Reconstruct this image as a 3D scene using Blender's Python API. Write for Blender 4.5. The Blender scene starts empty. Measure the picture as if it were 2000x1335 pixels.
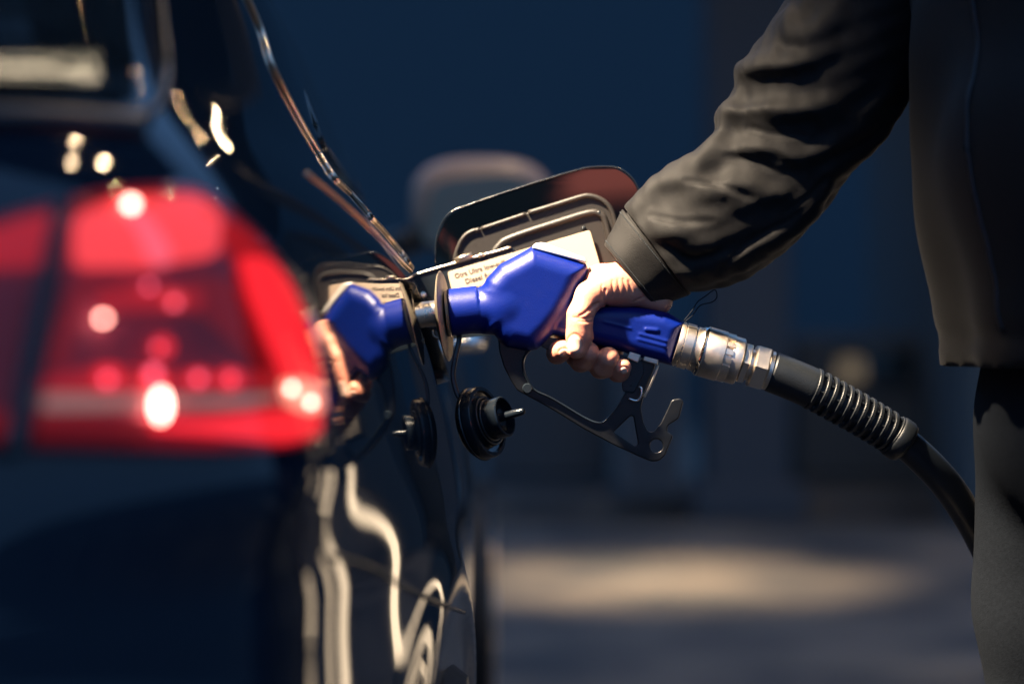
import bpy, bmesh, math, random
import numpy as np
from mathutils import Vector, Matrix
from mathutils.bvhtree import BVHTree

random.seed(3)
rng = np.random.default_rng(5)
scene = bpy.context.scene
col = scene.collection

# ------------------------------------------------------------------ camera
FOC = 70.0
S = 36.0 / FOC / 2000.0          # slope per photo pixel
HC = 0.95                        # camera height
YF = 2.14                        # focus distance
K = S * YF                       # metres per pixel at the focus plane
cd = bpy.data.cameras.new('camera')
cam = bpy.data.objects.new('camera', cd)
col.objects.link(cam)
cam.location = (0, 0, HC)
cam.rotation_euler = (math.radians(90), 0, 0)
cd.lens = FOC
cd.sensor_width = 36
cd.clip_start = 0.05
cd.clip_end = 400
cd.dof.use_dof = True
cd.dof.focus_distance = YF - 0.015
cd.dof.aperture_fstop = 1.65
scene.camera = cam

# ------------------------------------------------------------------ world, exposure
w = bpy.data.worlds.new("World")
scene.world = w
w.use_nodes = True
nt = w.node_tree
nt.nodes.clear()
wo = nt.nodes.new('ShaderNodeOutputWorld')
bgd = nt.nodes.new('ShaderNodeBackground')
tcw = nt.nodes.new('ShaderNodeTexCoord')
sepw = nt.nodes.new('ShaderNodeSeparateXYZ')
crw = nt.nodes.new('ShaderNodeValToRGB')
crw.color_ramp.elements[0].position = 0.0
crw.color_ramp.elements[0].color = (0.042, 0.095, 0.19, 1)
crw.color_ramp.elements[1].position = 0.7
crw.color_ramp.elements[1].color = (0.070, 0.160, 0.34, 1)
nt.links.new(tcw.outputs['Generated'], sepw.inputs[0])
nt.links.new(sepw.outputs['Z'], crw.inputs[0])
nt.links.new(crw.outputs[0], bgd.inputs['Color'])
bgd.inputs['Strength'].default_value = 2.5
nt.links.new(bgd.outputs[0], wo.inputs[0])
scene.view_settings.view_transform = 'Standard'
scene.view_settings.look = 'None'
scene.view_settings.exposure = 0.0
scene.view_settings.gamma = 1.0
scene.cycles.use_denoising = True
scene.cycles.max_bounces = 8
scene.cycles.sample_clamp_indirect = 6.0
scene.cycles.caustics_reflective = False
scene.cycles.caustics_refractive = False

WARM = (1.0, 0.70, 0.42)

# ------------------------------------------------------------------ helpers
def P(u, v, Y):
    return np.array([(u - 1000.0) * S * Y, Y, HC + (667.5 - v) * S * Y])

def W(p):
    """pixel-unit modelling space (u right, v down, d towards camera; 1 unit = K metres) -> world"""
    p = np.asarray(p, float)
    Y = YF - p[..., 2] * K
    return np.stack([(p[..., 0] - 1000.0) * S * Y, Y, HC + (667.5 - p[..., 1]) * S * Y], -1)

def mesh(name, verts, faces, mat=None, parent=None, smooth=True, recalc=True, sharp=None):
    me = bpy.data.meshes.new(name)
    me.from_pydata([tuple(map(float, v)) for v in verts], [], [tuple(map(int, f)) for f in faces])
    me.validate()
    if recalc:
        bm = bmesh.new(); bm.from_mesh(me)
        bmesh.ops.remove_doubles(bm, verts=bm.verts, dist=1e-6)
        bmesh.ops.recalc_face_normals(bm, faces=bm.faces)
        bm.to_mesh(me); bm.free()
    if smooth:
        me.polygons.foreach_set('use_smooth', [True] * len(me.polygons))
        if sharp:
            me.set_sharp_from_angle(angle=math.radians(sharp))
    o = bpy.data.objects.new(name, me)
    col.objects.link(o)
    if mat: me.materials.append(mat)
    if parent: adopt(o, parent)
    return o

def adopt(o, parent):
    bpy.context.view_layer.update()
    o.parent = parent
    o.matrix_parent_inverse = parent.matrix_world.inverted()

def thing(name, label, cat, loc=(0, 0, 0), group=None):
    o = bpy.data.objects.new(name, None)
    o.empty_display_size = 0.1
    o.location = loc
    col.objects.link(o)
    tag(o, label, cat, group)
    bpy.context.view_layer.update()
    return o

def tag(o, label, cat, group=None):
    o['label'] = label; o['category'] = cat
    if group: o['group'] = group
    return o

def join_np(parts):
    V = []; F = []; n = 0
    for v, f in parts:
        V.extend(list(v)); F.extend([tuple(i + n for i in q) for q in f]); n += len(v)
    return V, F

# ---- SDF tools
def surfnets(f, lo, hi, h):
    lo = np.array(lo, float); hi = np.array(hi, float)
    n = np.ceil((hi - lo) / h).astype(int) + 1
    ax = [lo[i] + h * np.arange(n[i]) for i in range(3)]
    G = np.empty(n)
    for i in range(n[0]):
        yy, zz = np.meshgrid(ax[1], ax[2], indexing='ij')
        pts = np.stack([np.full(yy.size, ax[0][i]), yy.ravel(), zz.ravel()], -1)
        G[i] = f(pts).reshape(n[1], n[2])
    ins = G < 0
    cnt = np.zeros(np.array(n) - 1); pos = np.zeros(tuple(np.array(n) - 1) + (3,))
    c = [(a, b, e) for a in (0, 1) for b in (0, 1) for e in (0, 1)]
    def sl(o): return tuple(slice(o[i], n[i] - 1 + o[i]) for i in range(3))
    for a in range(8):
        for b in range(a + 1, 8):
            d = np.array(c[b]) - np.array(c[a])
            if np.abs(d).sum() != 1: continue
            ga = G[sl(c[a])]; gb = G[sl(c[b])]
            m = (ga < 0) != (gb < 0)
            t = np.where(m, ga / np.where(m, ga - gb, 1), 0)
            for k in range(3):
                pos[..., k] += np.where(m, c[a][k] + t * d[k], 0)
            cnt += m
    act = cnt > 0
    idx = np.full(act.shape, -1); idx[act] = np.arange(act.sum())
    I = np.argwhere(act)
    V = lo + h * (I + pos[act] / cnt[act][:, None])
    F = []
    for axx in range(3):
        o = [0, 0, 0]; o[axx] = 1
        A = ins[tuple(slice(0, n[i] - o[i]) for i in range(3))]
        B = ins[tuple(slice(o[i], n[i]) for i in range(3))]
        E = np.argwhere(A != B)
        if not len(E): continue
        s = A[tuple(E.T)]
        p, q = [(1, 2), (2, 0), (0, 1)][axx]
        ok = (E[:, p] > 0) & (E[:, q] > 0) & (E[:, p] < n[p] - 1) & (E[:, q] < n[q] - 1)
        E = E[ok]; s = s[ok]
        def cell(dp, dq):
            X = E.copy(); X[:, p] += dp; X[:, q] += dq
            return idx[tuple(X.T)]
        quad = np.stack([cell(-1, -1), cell(0, -1), cell(0, 0), cell(-1, 0)], -1)
        quad[~s] = quad[~s][:, ::-1]
        F.append(quad)
    F = np.concatenate(F)
    for _ in range(3):
        g = f(V); e = h * 0.1
        gr = np.stack([(f(V + np.eye(3)[k] * e) - f(V - np.eye(3)[k] * e)) / (2 * e) for k in range(3)], -1)
        st = gr * (g / np.maximum((gr ** 2).sum(-1), 0.2))[:, None]
        ln = np.linalg.norm(st, axis=-1, keepdims=True)
        V = V - st * np.minimum(1, h * 0.7 / np.maximum(ln, 1e-9))
    return V, F

def cap(p, a, b, ra, rb):
    a = np.array(a, float); b = np.array(b, float); ab = b - a
    t = np.clip(((p - a) @ ab) / (ab @ ab), 0, 1)
    return np.linalg.norm(p - a - t[:, None] * ab, axis=-1) - (ra + t * (rb - ra))

def smin(a, b, k):
    h = np.clip(0.5 + 0.5 * (b - a) / k, 0, 1)
    return b + (a - b) * h - k * h * (1 - h)

def smax(a, b, k): return -smin(-a, -b, k)

def chain(p, pts, k=4):
    r = None
    for a, b in zip(pts[:-1], pts[1:]):
        c = cap(p, a[:3], b[:3], a[3], b[3])
        r = c if r is None else smin(r, c, k)
    return r

def poly2(p, pts):
    pts = np.array(pts, float); n = len(pts)
    d = np.full(len(p), 1e18); s = np.zeros(len(p), bool)
    for i in range(n):
        a = pts[i]; b = pts[(i + 1) % n]; e = b - a
        wv = p[:, :2] - a
        t = np.clip((wv @ e) / (e @ e), 0, 1)
        d = np.minimum(d, ((wv - t[:, None] * e) ** 2).sum(-1))
        c = (a[1] > p[:, 1]) != (b[1] > p[:, 1])
        xx = (b[0] - a[0]) * (p[:, 1] - a[1]) / (b[1] - a[1] + 1e-12) + a[0]
        s ^= c & (p[:, 0] < xx)
    d = np.sqrt(d)
    return np.where(s, -d, d)

def slab(p, pts, d0, h, r):
    a = poly2(p, pts) + r; b = np.abs(p[:, 2] - d0) - h + r
    return np.minimum(np.maximum(a, b), 0) + np.sqrt(np.maximum(a, 0) ** 2 + np.maximum(b, 0) ** 2) - r

def surf_d(f, u, v, top=260, bot=-200):
    ds = np.arange(top, bot, -2.0)
    g = f(np.stack([np.full(len(ds), u), np.full(len(ds), v), ds], -1))
    i = np.argmax(g < 0)
    if not (g < 0).any(): return None
    return ds[i - 1] - 2 * g[i - 1] / (g[i - 1] - g[i] + 1e-9)

def sdf_obj(name, f, lo, hi, h, mat, parent, conv=W):
    V, F = surfnets(f, lo, hi, h)
    return mesh(name, conv(V), F, mat, parent)

# ---- lathe / tube in world coordinates or pixel space
def frame(axis):
    a = np.array(axis, float); a /= np.linalg.norm(a)
    t = np.array([0, 0, 1.0]) if abs(a[2]) < 0.9 else np.array([1.0, 0, 0])
    x = np.cross(t, a); x /= np.linalg.norm(x); y = np.cross(a, x)
    return a, x, y

def lathe(c, axis, prof, n=48, sides=None):
    c = np.array(c, float); a, x, y = frame(axis)
    V = []; F = []
    m = len(prof)
    for t, r in prof:
        for k in range(n):
            th = 2 * math.pi * k / n
            rr = r
            if sides:
                ph = (th % (2 * math.pi / sides)) - math.pi / sides
                rr = r * math.cos(math.pi / sides) / math.cos(ph)
            V.append(c + a * t + (x * math.cos(th) + y * math.sin(th)) * rr)
    for i in range(m - 1):
        for k in range(n):
            F.append((i * n + k, i * n + (k + 1) % n, (i + 1) * n + (k + 1) % n, (i + 1) * n + k))
    F.append(tuple(range(n))[::-1]); F.append(tuple((m - 1) * n + k for k in range(n)))
    return V, F

def crom(pts, m):
    pts = np.array(pts, float)
    q = np.vstack([2 * pts[0] - pts[1], pts, 2 * pts[-1] - pts[-2]])
    out = []
    for i in range(1, len(q) - 2):
        for t in np.linspace(0, 1, m, endpoint=False):
            out.append(0.5 * ((2 * q[i]) + (q[i + 1] - q[i - 1]) * t + (2 * q[i - 1] - 5 * q[i] + 4 * q[i + 1] - q[i + 2]) * t * t
                              + (3 * q[i] - q[i - 1] - 3 * q[i + 1] + q[i + 2]) * t ** 3))
    out.append(q[-2])
    return np.array(out)

def tube(path, rad, n=10, closed=False, flat=1.0):
    path = np.array(path, float); m = len(path)
    rad = np.broadcast_to(np.array(rad, float), (m,))
    T = np.gradient(path, axis=0)
    if closed:
        T = np.roll(path, -1, 0) - np.roll(path, 1, 0)
    T /= np.maximum(np.linalg.norm(T, axis=1, keepdims=True), 1e-12)
    _, x, _ = frame(T[0]); V = []; F = []
    for i in range(m):
        x = x - T[i] * (x @ T[i]); x /= np.linalg.norm(x); y = np.cross(T[i], x)
        for k in range(n):
            th = 2 * math.pi * k / n
            V.append(path[i] + (x * math.cos(th) + y * math.sin(th) * flat) * rad[i])
    for i in range(m if closed else m - 1):
        j = (i + 1) % m
        for k in range(n):
            F.append((i * n + k, i * n + (k + 1) % n, j * n + (k + 1) % n, j * n + k))
    if not closed:
        F.append(tuple(range(n))[::-1]); F.append(tuple((m - 1) * n + k for k in range(n)))
    return V, F

def box(c, s):
    c = np.array(c, float); s = np.array(s, float) / 2
    V = [c + s * np.array(q) for q in ((-1, -1, -1), (1, -1, -1), (1, 1, -1), (-1, 1, -1), (-1, -1, 1), (1, -1, 1), (1, 1, 1), (-1, 1, 1))]
    return V, [(0, 3, 2, 1), (4, 5, 6, 7), (0, 1, 5, 4), (1, 2, 6, 5), (2, 3, 7, 6), (3, 0, 4, 7)]

def bevel(o, wd, seg=2):
    m = o.modifiers.new('b', 'BEVEL'); m.width = wd; m.segments = seg; m.limit_method = 'ANGLE'
    return o

def plate(name, outlines, d0, half, bev, mat, parent, dfun=None, smooth_pts=0):
    """flat plate with holes, outlines in photo pixels; first is the outer one"""
    cu = bpy.data.curves.new(name, 'CURVE'); cu.dimensions = '2D'; cu.fill_mode = 'BOTH'
    cu.extrude = half - bev; cu.bevel_depth = bev; cu.bevel_resolution = 2; cu.offset = -bev
    for ol in outlines:
        q = np.array(ol, float)
        sp = cu.splines.new('POLY'); sp.points.add(len(q) - 1); sp.use_cyclic_u = True
        for i, a in enumerate(q): sp.points[i].co = (a[0], -a[1], 0, 1)
    o = bpy.data.objects.new('tmp', cu); col.objects.link(o)
    bpy.context.view_layer.update()
    me = bpy.data.meshes.new_from_object(o.evaluated_get(bpy.context.evaluated_depsgraph_get()))
    bpy.data.objects.remove(o)
    bm = bmesh.new(); bm.from_mesh(me)
    bmesh.ops.remove_doubles(bm, verts=bm.verts, dist=0.05)
    for v in bm.verts:
        u, vv, d = v.co.x, -v.co.y, v.co.z + d0
        if dfun: d += dfun(u, vv)
        v.co = Vector(W([u, vv, d]))
    bmesh.ops.recalc_face_normals(bm, faces=bm.faces)
    bm.to_mesh(me); bm.free()
    me.materials.clear(); me.materials.append(mat)
    me.polygons.foreach_set('use_smooth', [True] * len(me.polygons)); me.set_sharp_from_angle(angle=math.radians(50))
    ob = bpy.data.objects.new(name, me); col.objects.link(ob)
    wn = ob.modifiers.new('wn', 'WEIGHTED_NORMAL'); wn.weight = 100; wn.keep_sharp = True
    if parent: adopt(ob, parent)
    return ob

def rnd(pts, r, n=5):
    """round the corners of a polygon"""
    pts = np.array(pts, float); out = []
    N = len(pts)
    for i in range(N):
        a, b, c = pts[i - 1], pts[i], pts[(i + 1) % N]
        l1 = np.linalg.norm(a - b); l2 = np.linalg.norm(c - b)
        rr = min(r, l1 * .45, l2 * .45)
        p0 = b + (a - b) / l1 * rr; p1 = b + (c - b) / l2 * rr
        for t in np.linspace(0, 1, n):
            out.append((1 - t) ** 2 * p0 + 2 * t * (1 - t) * b + t * t * p1)
    return np.array(out)

# ------------------------------------------------------------------ materials
def princ(name, base, rough=0.5, metal=0.0, **kw):
    m = bpy.data.materials.new(name); m.use_nodes = True
    n = m.node_tree.nodes; L = m.node_tree.links
    b = n['Principled BSDF']
    b.inputs['Base Color'].default_value = (*base, 1)
    b.inputs['Roughness'].default_value = rough
    b.inputs['Metallic'].default_value = metal
    for k, v in kw.items():
        if k in ('bump', 'bscale', 'bstr', 'var', 'vscale', 'rvar', 'bdist'): continue
        b.inputs[k].default_value = v
    tc = n.new('ShaderNodeTexCoord')
    if kw.get('bump'):
        no = n.new('ShaderNodeTexNoise'); no.inputs['Scale'].default_value = kw.get('bscale', 200); no.inputs['Detail'].default_value = 4
        bp = n.new('ShaderNodeBump'); bp.inputs['Strength'].default_value = kw['bump']; bp.inputs['Distance'].default_value = kw.get('bdist', 0.001)
        L.new(tc.outputs['Object'], no.inputs['Vector']); L.new(no.outputs['Fac'], bp.inputs['Height']); L.new(bp.outputs[0], b.inputs['Normal'])
    if kw.get('var'):
        c2, amt = kw['var']
        no = n.new('ShaderNodeTexNoise'); no.inputs['Scale'].default_value = kw.get('vscale', 30); no.inputs['Detail'].default_value = 5
        rp = n.new('ShaderNodeValToRGB'); rp.color_ramp.elements[0].position = 0.5 - amt; rp.color_ramp.elements[1].position = 0.5 + amt
        rp.color_ramp.elements[0].color = (*base, 1); rp.color_ramp.elements[1].color = (*c2, 1)
        L.new(tc.outputs['Object'], no.inputs['Vector']); L.new(no.outputs['Fac'], rp.inputs[0]); L.new(rp.outputs[0], b.inputs['Base Color'])
    if kw.get('rvar'):
        no = n.new('ShaderNodeTexNoise'); no.inputs['Scale'].default_value = 90; no.inputs['Detail'].default_value = 6
        mr = n.new('ShaderNodeMapRange'); mr.inputs['To Min'].default_value = rough; mr.inputs['To Max'].default_value = rough + kw['rvar']
        L.new(tc.outputs['Object'], no.inputs['Vector']); L.new(no.outputs['Fac'], mr.inputs['Value']); L.new(mr.outputs[0], b.inputs['Roughness'])
    return m

def emis(name, c, s):
    m = bpy.data.materials.new(name); m.use_nodes = True
    b = m.node_tree.nodes['Principled BSDF']
    b.inputs['Base Color'].default_value = (*[min(1, x * .5) for x in c], 1)
    b.inputs['Emission Color'].default_value = (*c, 1)
    b.inputs['Emission Strength'].default_value = s
    return m

def lensmat(name, c, fr=1.45):
    m = bpy.data.materials.new(name); m.use_nodes = True
    n = m.node_tree.nodes; L = m.node_tree.links; n.clear()
    o = n.new('ShaderNodeOutputMaterial'); t = n.new('ShaderNodeBsdfTransparent'); g = n.new('ShaderNodeBsdfGlossy')
    t.inputs[0].default_value = (*c, 1); g.inputs['Roughness'].default_value = 0.03
    f = n.new('ShaderNodeFresnel'); f.inputs[0].default_value = fr; x = n.new('ShaderNodeMixShader')
    L.new(f.outputs[0], x.inputs[0]); L.new(t.outputs[0], x.inputs[1]); L.new(g.outputs[0], x.inputs[2]); L.new(x.outputs[0], o.inputs[0])
    return m

M = {}
M['paint'] = princ('black car paint', (0.0045, 0.0125, 0.025), 0.035, IOR=1.5)
M['glassdark'] = princ('tinted glass', (0.012, 0.022, 0.030), 0.02, IOR=1.52)
M['rubber'] = princ('black rubber', (0.011, 0.014, 0.018), 0.36, bump=.25, bscale=700, rvar=.15)
M['blackplastic'] = princ('black plastic', (0.009, 0.014, 0.020), 0.22, bump=.12, bscale=900, rvar=.15)
M['capplastic'] = princ('glossy black plastic', (0.007, 0.011, 0.017), 0.14, bump=.1, bscale=500, rvar=.12)
M['liner'] = princ('grey liner plastic', (0.024, 0.021, 0.019), 0.45, bump=.3, bscale=900)
M['blue'] = princ('blue nozzle cover', (0.0, 0.010, 0.155), 0.32, bump=.55, bscale=900, bdist=.0004, rvar=.1, IOR=1.55)
M['steel'] = princ('steel', (0.78, 0.68, 0.56), 0.2, 1.0, bump=.12, bscale=400, rvar=.22)
M['brass'] = princ('nickel plated brass', (0.92, 0.80, 0.66), 0.26, 1.0, bump=.1, bscale=300, rvar=.22)
M['chrome'] = princ('chrome', (0.8, 0.75, 0.7), 0.12, 1.0)
M['trimlit'] = princ('polished trim and edge glint', (.75, .60, .45), .32, 1.0)
M['cream'] = princ('cream label', (0.56, 0.45, 0.34), 0.55)
M['white'] = princ('white badge', (0.85, 0.80, 0.72), 0.35)
M['ink'] = princ('label ink', (0.06, 0.05, 0.05), 0.6)
M['cloth'] = princ('jacket cloth', (0.0040, 0.0040, 0.0046), 0.65, bump=.8, bscale=1300, bdist=.0006, var=((0.0070, 0.0068, 0.0074), .25), vscale=300)
M['cloth'].node_tree.nodes['Principled BSDF'].inputs['Sheen Weight'].default_value = 0.05
M['denim'] = princ('grey denim', (0.010, 0.013, 0.018), 0.85, bump=.6, bscale=700, var=((0.015, 0.019, 0.026), .2), vscale=260)
M['skin'] = princ('skin', (0.72, 0.355, 0.235), 0.42, bump=.35, bscale=420, bdist=.0006, var=((0.74, 0.28, 0.19), .25), vscale=22)
for k_, v_ in (('cloth', .24), ('denim', .10), ('blue', .35), ('rubber', .45)):
    M[k_].node_tree.nodes['Principled BSDF'].inputs['Specular IOR Level'].default_value = v_
b_ = M['skin'].node_tree.nodes['Principled BSDF']
b_.inputs['Subsurface Weight'].default_value = 0.25; b_.inputs['Subsurface Radius'].default_value = (1, .35, .2); b_.inputs['Subsurface Scale'].default_value = 0.006
M['nail'] = princ('nail', (0.74, 0.48, 0.38), 0.36, IOR=1.5)
M['hair'] = princ('dark hair', (0.03, 0.022, 0.018), 0.5, bump=.6, bscale=200)
M['asphalt'] = princ('forecourt concrete', (0.13, 0.12, 0.105), 0.75, bump=.5, bscale=90, bdist=.004, var=((0.035, 0.042, 0.05), .12), vscale=1.6)
M['darkwall'] = princ('dark rendered wall', (0.046, 0.073, 0.092), 0.9, bump=.4, bscale=30)
M['pillar'] = princ('painted steel column', (0.035, 0.05, 0.068), 0.6, bump=.2, bscale=40)
M['palewall'] = princ('pale render', (0.42, 0.40, 0.36), 0.8, bump=.3, bscale=40)
M['bin'] = princ('dark enamel', (0.03, 0.046, 0.06), 0.5)
M['canopy'] = princ('canopy soffit', (0.03, 0.04, 0.05), 0.7)

# ------------------------------------------------------------------ lamps (canopy fixtures)
def canopy_lamp(x, y, z, r, watts, label, group, colr=WARM, spot=None, rect=None, rot=0.0):
    t = thing('canopy_lamp', label, 'lamp', (x, y, z), group)
    if rect:
        V, F = box((0, 0, 0), (rect[0] + .08, rect[1] + .08, .07)); V = [np.array(Matrix.Rotation(rot, 3, 'Z') @ Vector(q)) + np.array([x, y, z + .04]) for q in V]; mesh('housing', V, F, M['canopy'], t, smooth=False)
        ld = bpy.data.lights.new('lamp_light', 'AREA'); ld.shape = 'RECTANGLE'; ld.size = rect[0]; ld.size_y = rect[1]
    else:
        V, F = lathe((x, y, z), (0, 0, 1), [(-.01, r + .03), (-.01, r + .006), (.004, r + .006), (.004, r + .03), (.07, r + .02), (.10, r * .5)], 32)
        mesh('housing', V, F, M['canopy'], t)
        ld = bpy.data.lights.new('lamp_light', 'SPOT' if spot else 'AREA')
        if spot:
            ld.spot_size = math.radians(spot); ld.spot_blend = 1.0; ld.shadow_soft_size = r
        else:
            ld.shape = 'DISK'; ld.size = 2 * r
    ld.energy = watts; ld.color = colr
    lo = bpy.data.objects.new('lamp_light', ld); col.objects.link(lo)
    lo.location = (x, y, z - 0.012); lo.rotation_euler = (0, 0, rot)
    adopt(lo, t)
    return t

G1 = 'small round lamps in the forecourt canopy'
key = canopy_lamp(-1.98, 1.12, 4.50, .12, 8600, 'bright aimed floodlight on the canopy beam above the car', None, (1, .80, .57), spot=12.2)
ko = key.children[-1]
ko.data.spot_blend = 1.0
ko.location.z -= .07
ko.rotation_euler = (Vector((-0.02, 2.12, 1.02)) - Vector((-1.98, 1.12, 4.42))).to_track_quat('-Z', 'Y').to_euler()
for lx, ly, lr, lw, ll in ((0.68, 1.71, .045, 9, 'small round canopy lamp nearest the boot of the car'), (1.11, 1.49, .055, 16, 'slightly larger round canopy lamp above the person'),
                           (0.89, 1.09, .045, 5, 'dim round canopy lamp nearest the viewer'), (0.6, 4.2, .05, 34, 'round canopy lamp over the wing mirror of the car')):
    canopy_lamp(lx, ly, 4.50, lr, lw, ll, G1)
canopy_lamp(-0.117, 2.09, 4.50, .1, 3.5, 'long slim warm tube lamp set diagonally in the canopy', None, (1, .82, .55), rect=(1.24, .065), rot=math.atan2(.564, .826))
G2 = 'round lamps over the far forecourt'
canopy_lamp(0.55, 8.0, 4.3, .10, 4300, 'round lamp over the brightest patch of far concrete', G2, spot=33)
canopy_lamp(1.9, 8.9, 4.3, .10, 200, 'round lamp over the dimmer right part of the far concrete', G2, spot=80)
G2_ = 0
canopy_lamp(1.03, 8.87, 4.4, .02, 2.4, 'small round lamp between the pale columns of the far canopy', G2)
canopy_lamp(1.45, 8.15, 4.4, .02, 2.8, 'small round lamp at the front right of the far canopy', G2)
canopy_lamp(0.70, 11.6, 4.4, .03, 7, 'small round lamp at the back of the far canopy', G2)

# ------------------------------------------------------------------ setting
def gplane(name, x0, x1, y0, y1, z, mat, kind=None):
    o = mesh(name, [(x0, y0, z), (x1, y0, z), (x1, y1, z), (x0, y1, z)], [(0, 1, 2, 3)], mat, None, smooth=False)
    if kind: o['kind'] = kind
    return o
gplane('ground', -120, 120, -60, 200, 0, M['asphalt'], 'structure')

# far wall that closes the forecourt
t = thing('boundary_wall', 'tall dark wall closing the far side of the forecourt', 'wall', (0, 24, 0))
V, F = box((0, 24.2, 4.5), (90, .4, 9)); mesh('wall_panel', V, F, M['darkwall'], t, smooth=False)
V, F = box((0, 24.1, 9.1), (90.2, .7, .2)); mesh('coping', V, F, M['pillar'], t, smooth=False)

def column(x, y, wd, label):
    t = thing('canopy_column', label, 'column', (x, y, 0), None)
    V, F = box((x, y, 2.15), (wd, wd, 4.3)); bevel(mesh('shaft', V, F, M['pillar'], t, smooth=False), .02)
    V, F = box((x, y, .10), (wd + .16, wd + .16, .2)); bevel(mesh('plinth', V, F, M['pillar'], t, smooth=False), .02)
t = thing('utility_cabinet', 'low pale steel cabinet beyond the tip of the nozzle guard', 'cabinet', (.74, 10.8, 0))
V, F = box((.74, 10.8, .50), (.34, .34, .76)); bevel(mesh('housing', V, F, princ('pale enamel', (.09, .11, .12), .6), t, smooth=False), .02)
V, F = box((.74, 10.8, .15), (.42, .42, .06)); mesh('plinth', V, F, M['pillar'], t, smooth=False)
V, F = box((.74, 10.62, .52), (.26, .015, .60)); mesh('door', V, F, M['pillar'], t, smooth=False)
column(1.26, 10.8, .44, 'wide pale canopy column between the nozzle and the person')
t = thing('far_canopy', 'flat canopy roof over the far forecourt', 'canopy', (1.5, 9.5, 4.4))
V, F = box((2.0, 10.4, 4.64), (6.0, 6.0, .3)); mesh('roof', V, F, M['canopy'], t, smooth=False)
V, F = box((2.0, 7.37, 4.64), (6.1, .05, .5)); mesh('fascia', V, F, M['canopy'], t, smooth=False)
t = thing('near_canopy', 'canopy beam carrying the lamps above the car', 'canopy', (-3, 1.3, 4.6))
V, F = box((-1.4, 2.0, 4.76), (7.0, 3.6, .28)); mesh('roof', V, F, M['canopy'], t, smooth=False)
V, F = box((-4.7, 1.35, 2.3), (.3, .3, 4.6)); mesh('column', V, F, M['pillar'], t, smooth=False)

def dispenser(x, y, wd, h, label):
    t = thing('fuel_dispenser', label, 'fuel pump', (x, y, 0), 'dark fuel dispensers on the far island')
    V, F = box((x, y, .09), (wd + .12, .6, .18)); bevel(mesh('plinth', V, F, M['bin'], t, smooth=False), .02)
    V, F = box((x, y, .18 + (h - .5) / 2), (wd, .46, h - .5)); bevel(mesh('cabinet', V, F, M['bin'], t, smooth=False), .03)
    V, F = box((x, y, h - .16), (wd + .04, .5, .34)); bevel(mesh('head', V, F, M['bin'], t, smooth=False), .04)
    V, F = box((x, y - .262, h - .16), (wd * .55, .02, .18)); mesh('display', V, F, M['glassdark'], t, smooth=False)
    for s in (-1, 1):
        V, F = tube(crom([(x + s * (wd / 2 + .03), y, .35), (x + s * (wd / 2 + .07), y - .05, .25), (x + s * (wd / 2 + .06), y - .1, .6), (x + s * (wd / 2 + .03), y - .12, h - .45)], 6), .016, 8)
        mesh('hose', V, F, M['rubber'], t)
dispenser(0.20, 11.4, .72, 1.62, 'tall dark fuel dispenser beyond the fuel cap')
dispenser(2.02, 11.4, .86, 0.98, 'low wide dark dispenser unit right of the wide column')
o = mesh('island', *box((1.1, 11.3, .06), (4.2, 1.2, .12)), M['asphalt'], None, smooth=False); bevel(o, .03); o['kind'] = 'structure'

t = thing('station_shop', 'unseen station shop with added warm window glow behind the person', 'shop', (5, 10, 0))
V, F = join_np([box((5.9, 11.5, 1.7), (7.2, 2.8, 3.4))]); mesh('wall', V, F, M['darkwall'], t, smooth=False)
for i in range(4):
    cx = 3.05 + i * 1.55
    V, F = box((cx, 10.07, 1.75), (1.0, .04, 1.3)); fr = mesh('window', V, F, M['bin'], t, smooth=False)
    V, F = box((cx, 10.03, 1.75), (.9, .03, 1.2)); mesh('pane', V, F, emis('added window glow', (1, .70, .40), .22), fr, smooth=False)  # window glow added for warm reflections in the car paint
# lit bollards added to streak the paint, and the dispenser the hose comes from
for k, (bx, by, bw, bh) in enumerate(((1.50, 4.5, .14, .74), (1.95, 4.8, .09, .74), (2.9, 5.2, .22, .80), (1.42, 5.6, .10, .74))):
    t = thing('added_bollard', ('wide added lit bollard nearest the hose', 'slim added lit bollard between two wider ones', 'widest added lit bollard furthest from the car', 'slim added lit bollard furthest along the island')[k], 'bollard', (bx, by, 0), 'added lit bollards along the island')
    V, F = lathe((bx, by, 0), (0, 0, 1), [(0, bw * .75), (.06, bw * .7), (.07, bw * .5), (.09, bw * .5)], 32); mesh('base', V, F, M['bin'], t, sharp=40)
    V, F = lathe((bx, by, 0), (0, 0, 1), [(.09, bw * .46), (bh, bw * .46)], 32); mesh('diffuser', V, F, emis('added bollard glow', (1, .76, .50), 3.8), t, sharp=40)
    V, F = lathe((bx, by, 0), (0, 0, 1), [(bh, bw * .52), (bh + .05, bw * .52), (bh + .08, bw * .3)], 32); mesh('cap', V, F, M['bin'], t, sharp=40)
t = thing('fuel_dispenser', 'near fuel dispenser with an added lit side panel that feeds the hose', 'fuel pump', (2.6, 3.3, 0))
V, F = box((2.6, 3.3, .08), (1.1, 1.5, .16)); bevel(mesh('plinth', V, F, M['palewall'], t, smooth=False), .02)
V, F = box((2.6, 3.3, 1.0), (.7, 1.1, 1.68)); bevel(mesh('cabinet', V, F, M['bin'], t, smooth=False), .03)
V, F = box((2.238, 3.1, .75), (.02, .34, .9)); mesh('added_light_panel', V, F, emis('added panel glow', (1, .74, .47), 1.5), t, smooth=False)  # glowing panel added to put a warm streak in the paint
V, F = box((2.238, 3.3, 1.5), (.02, .7, .3)); mesh('display', V, F, M['glassdark'], t, smooth=False)
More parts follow.
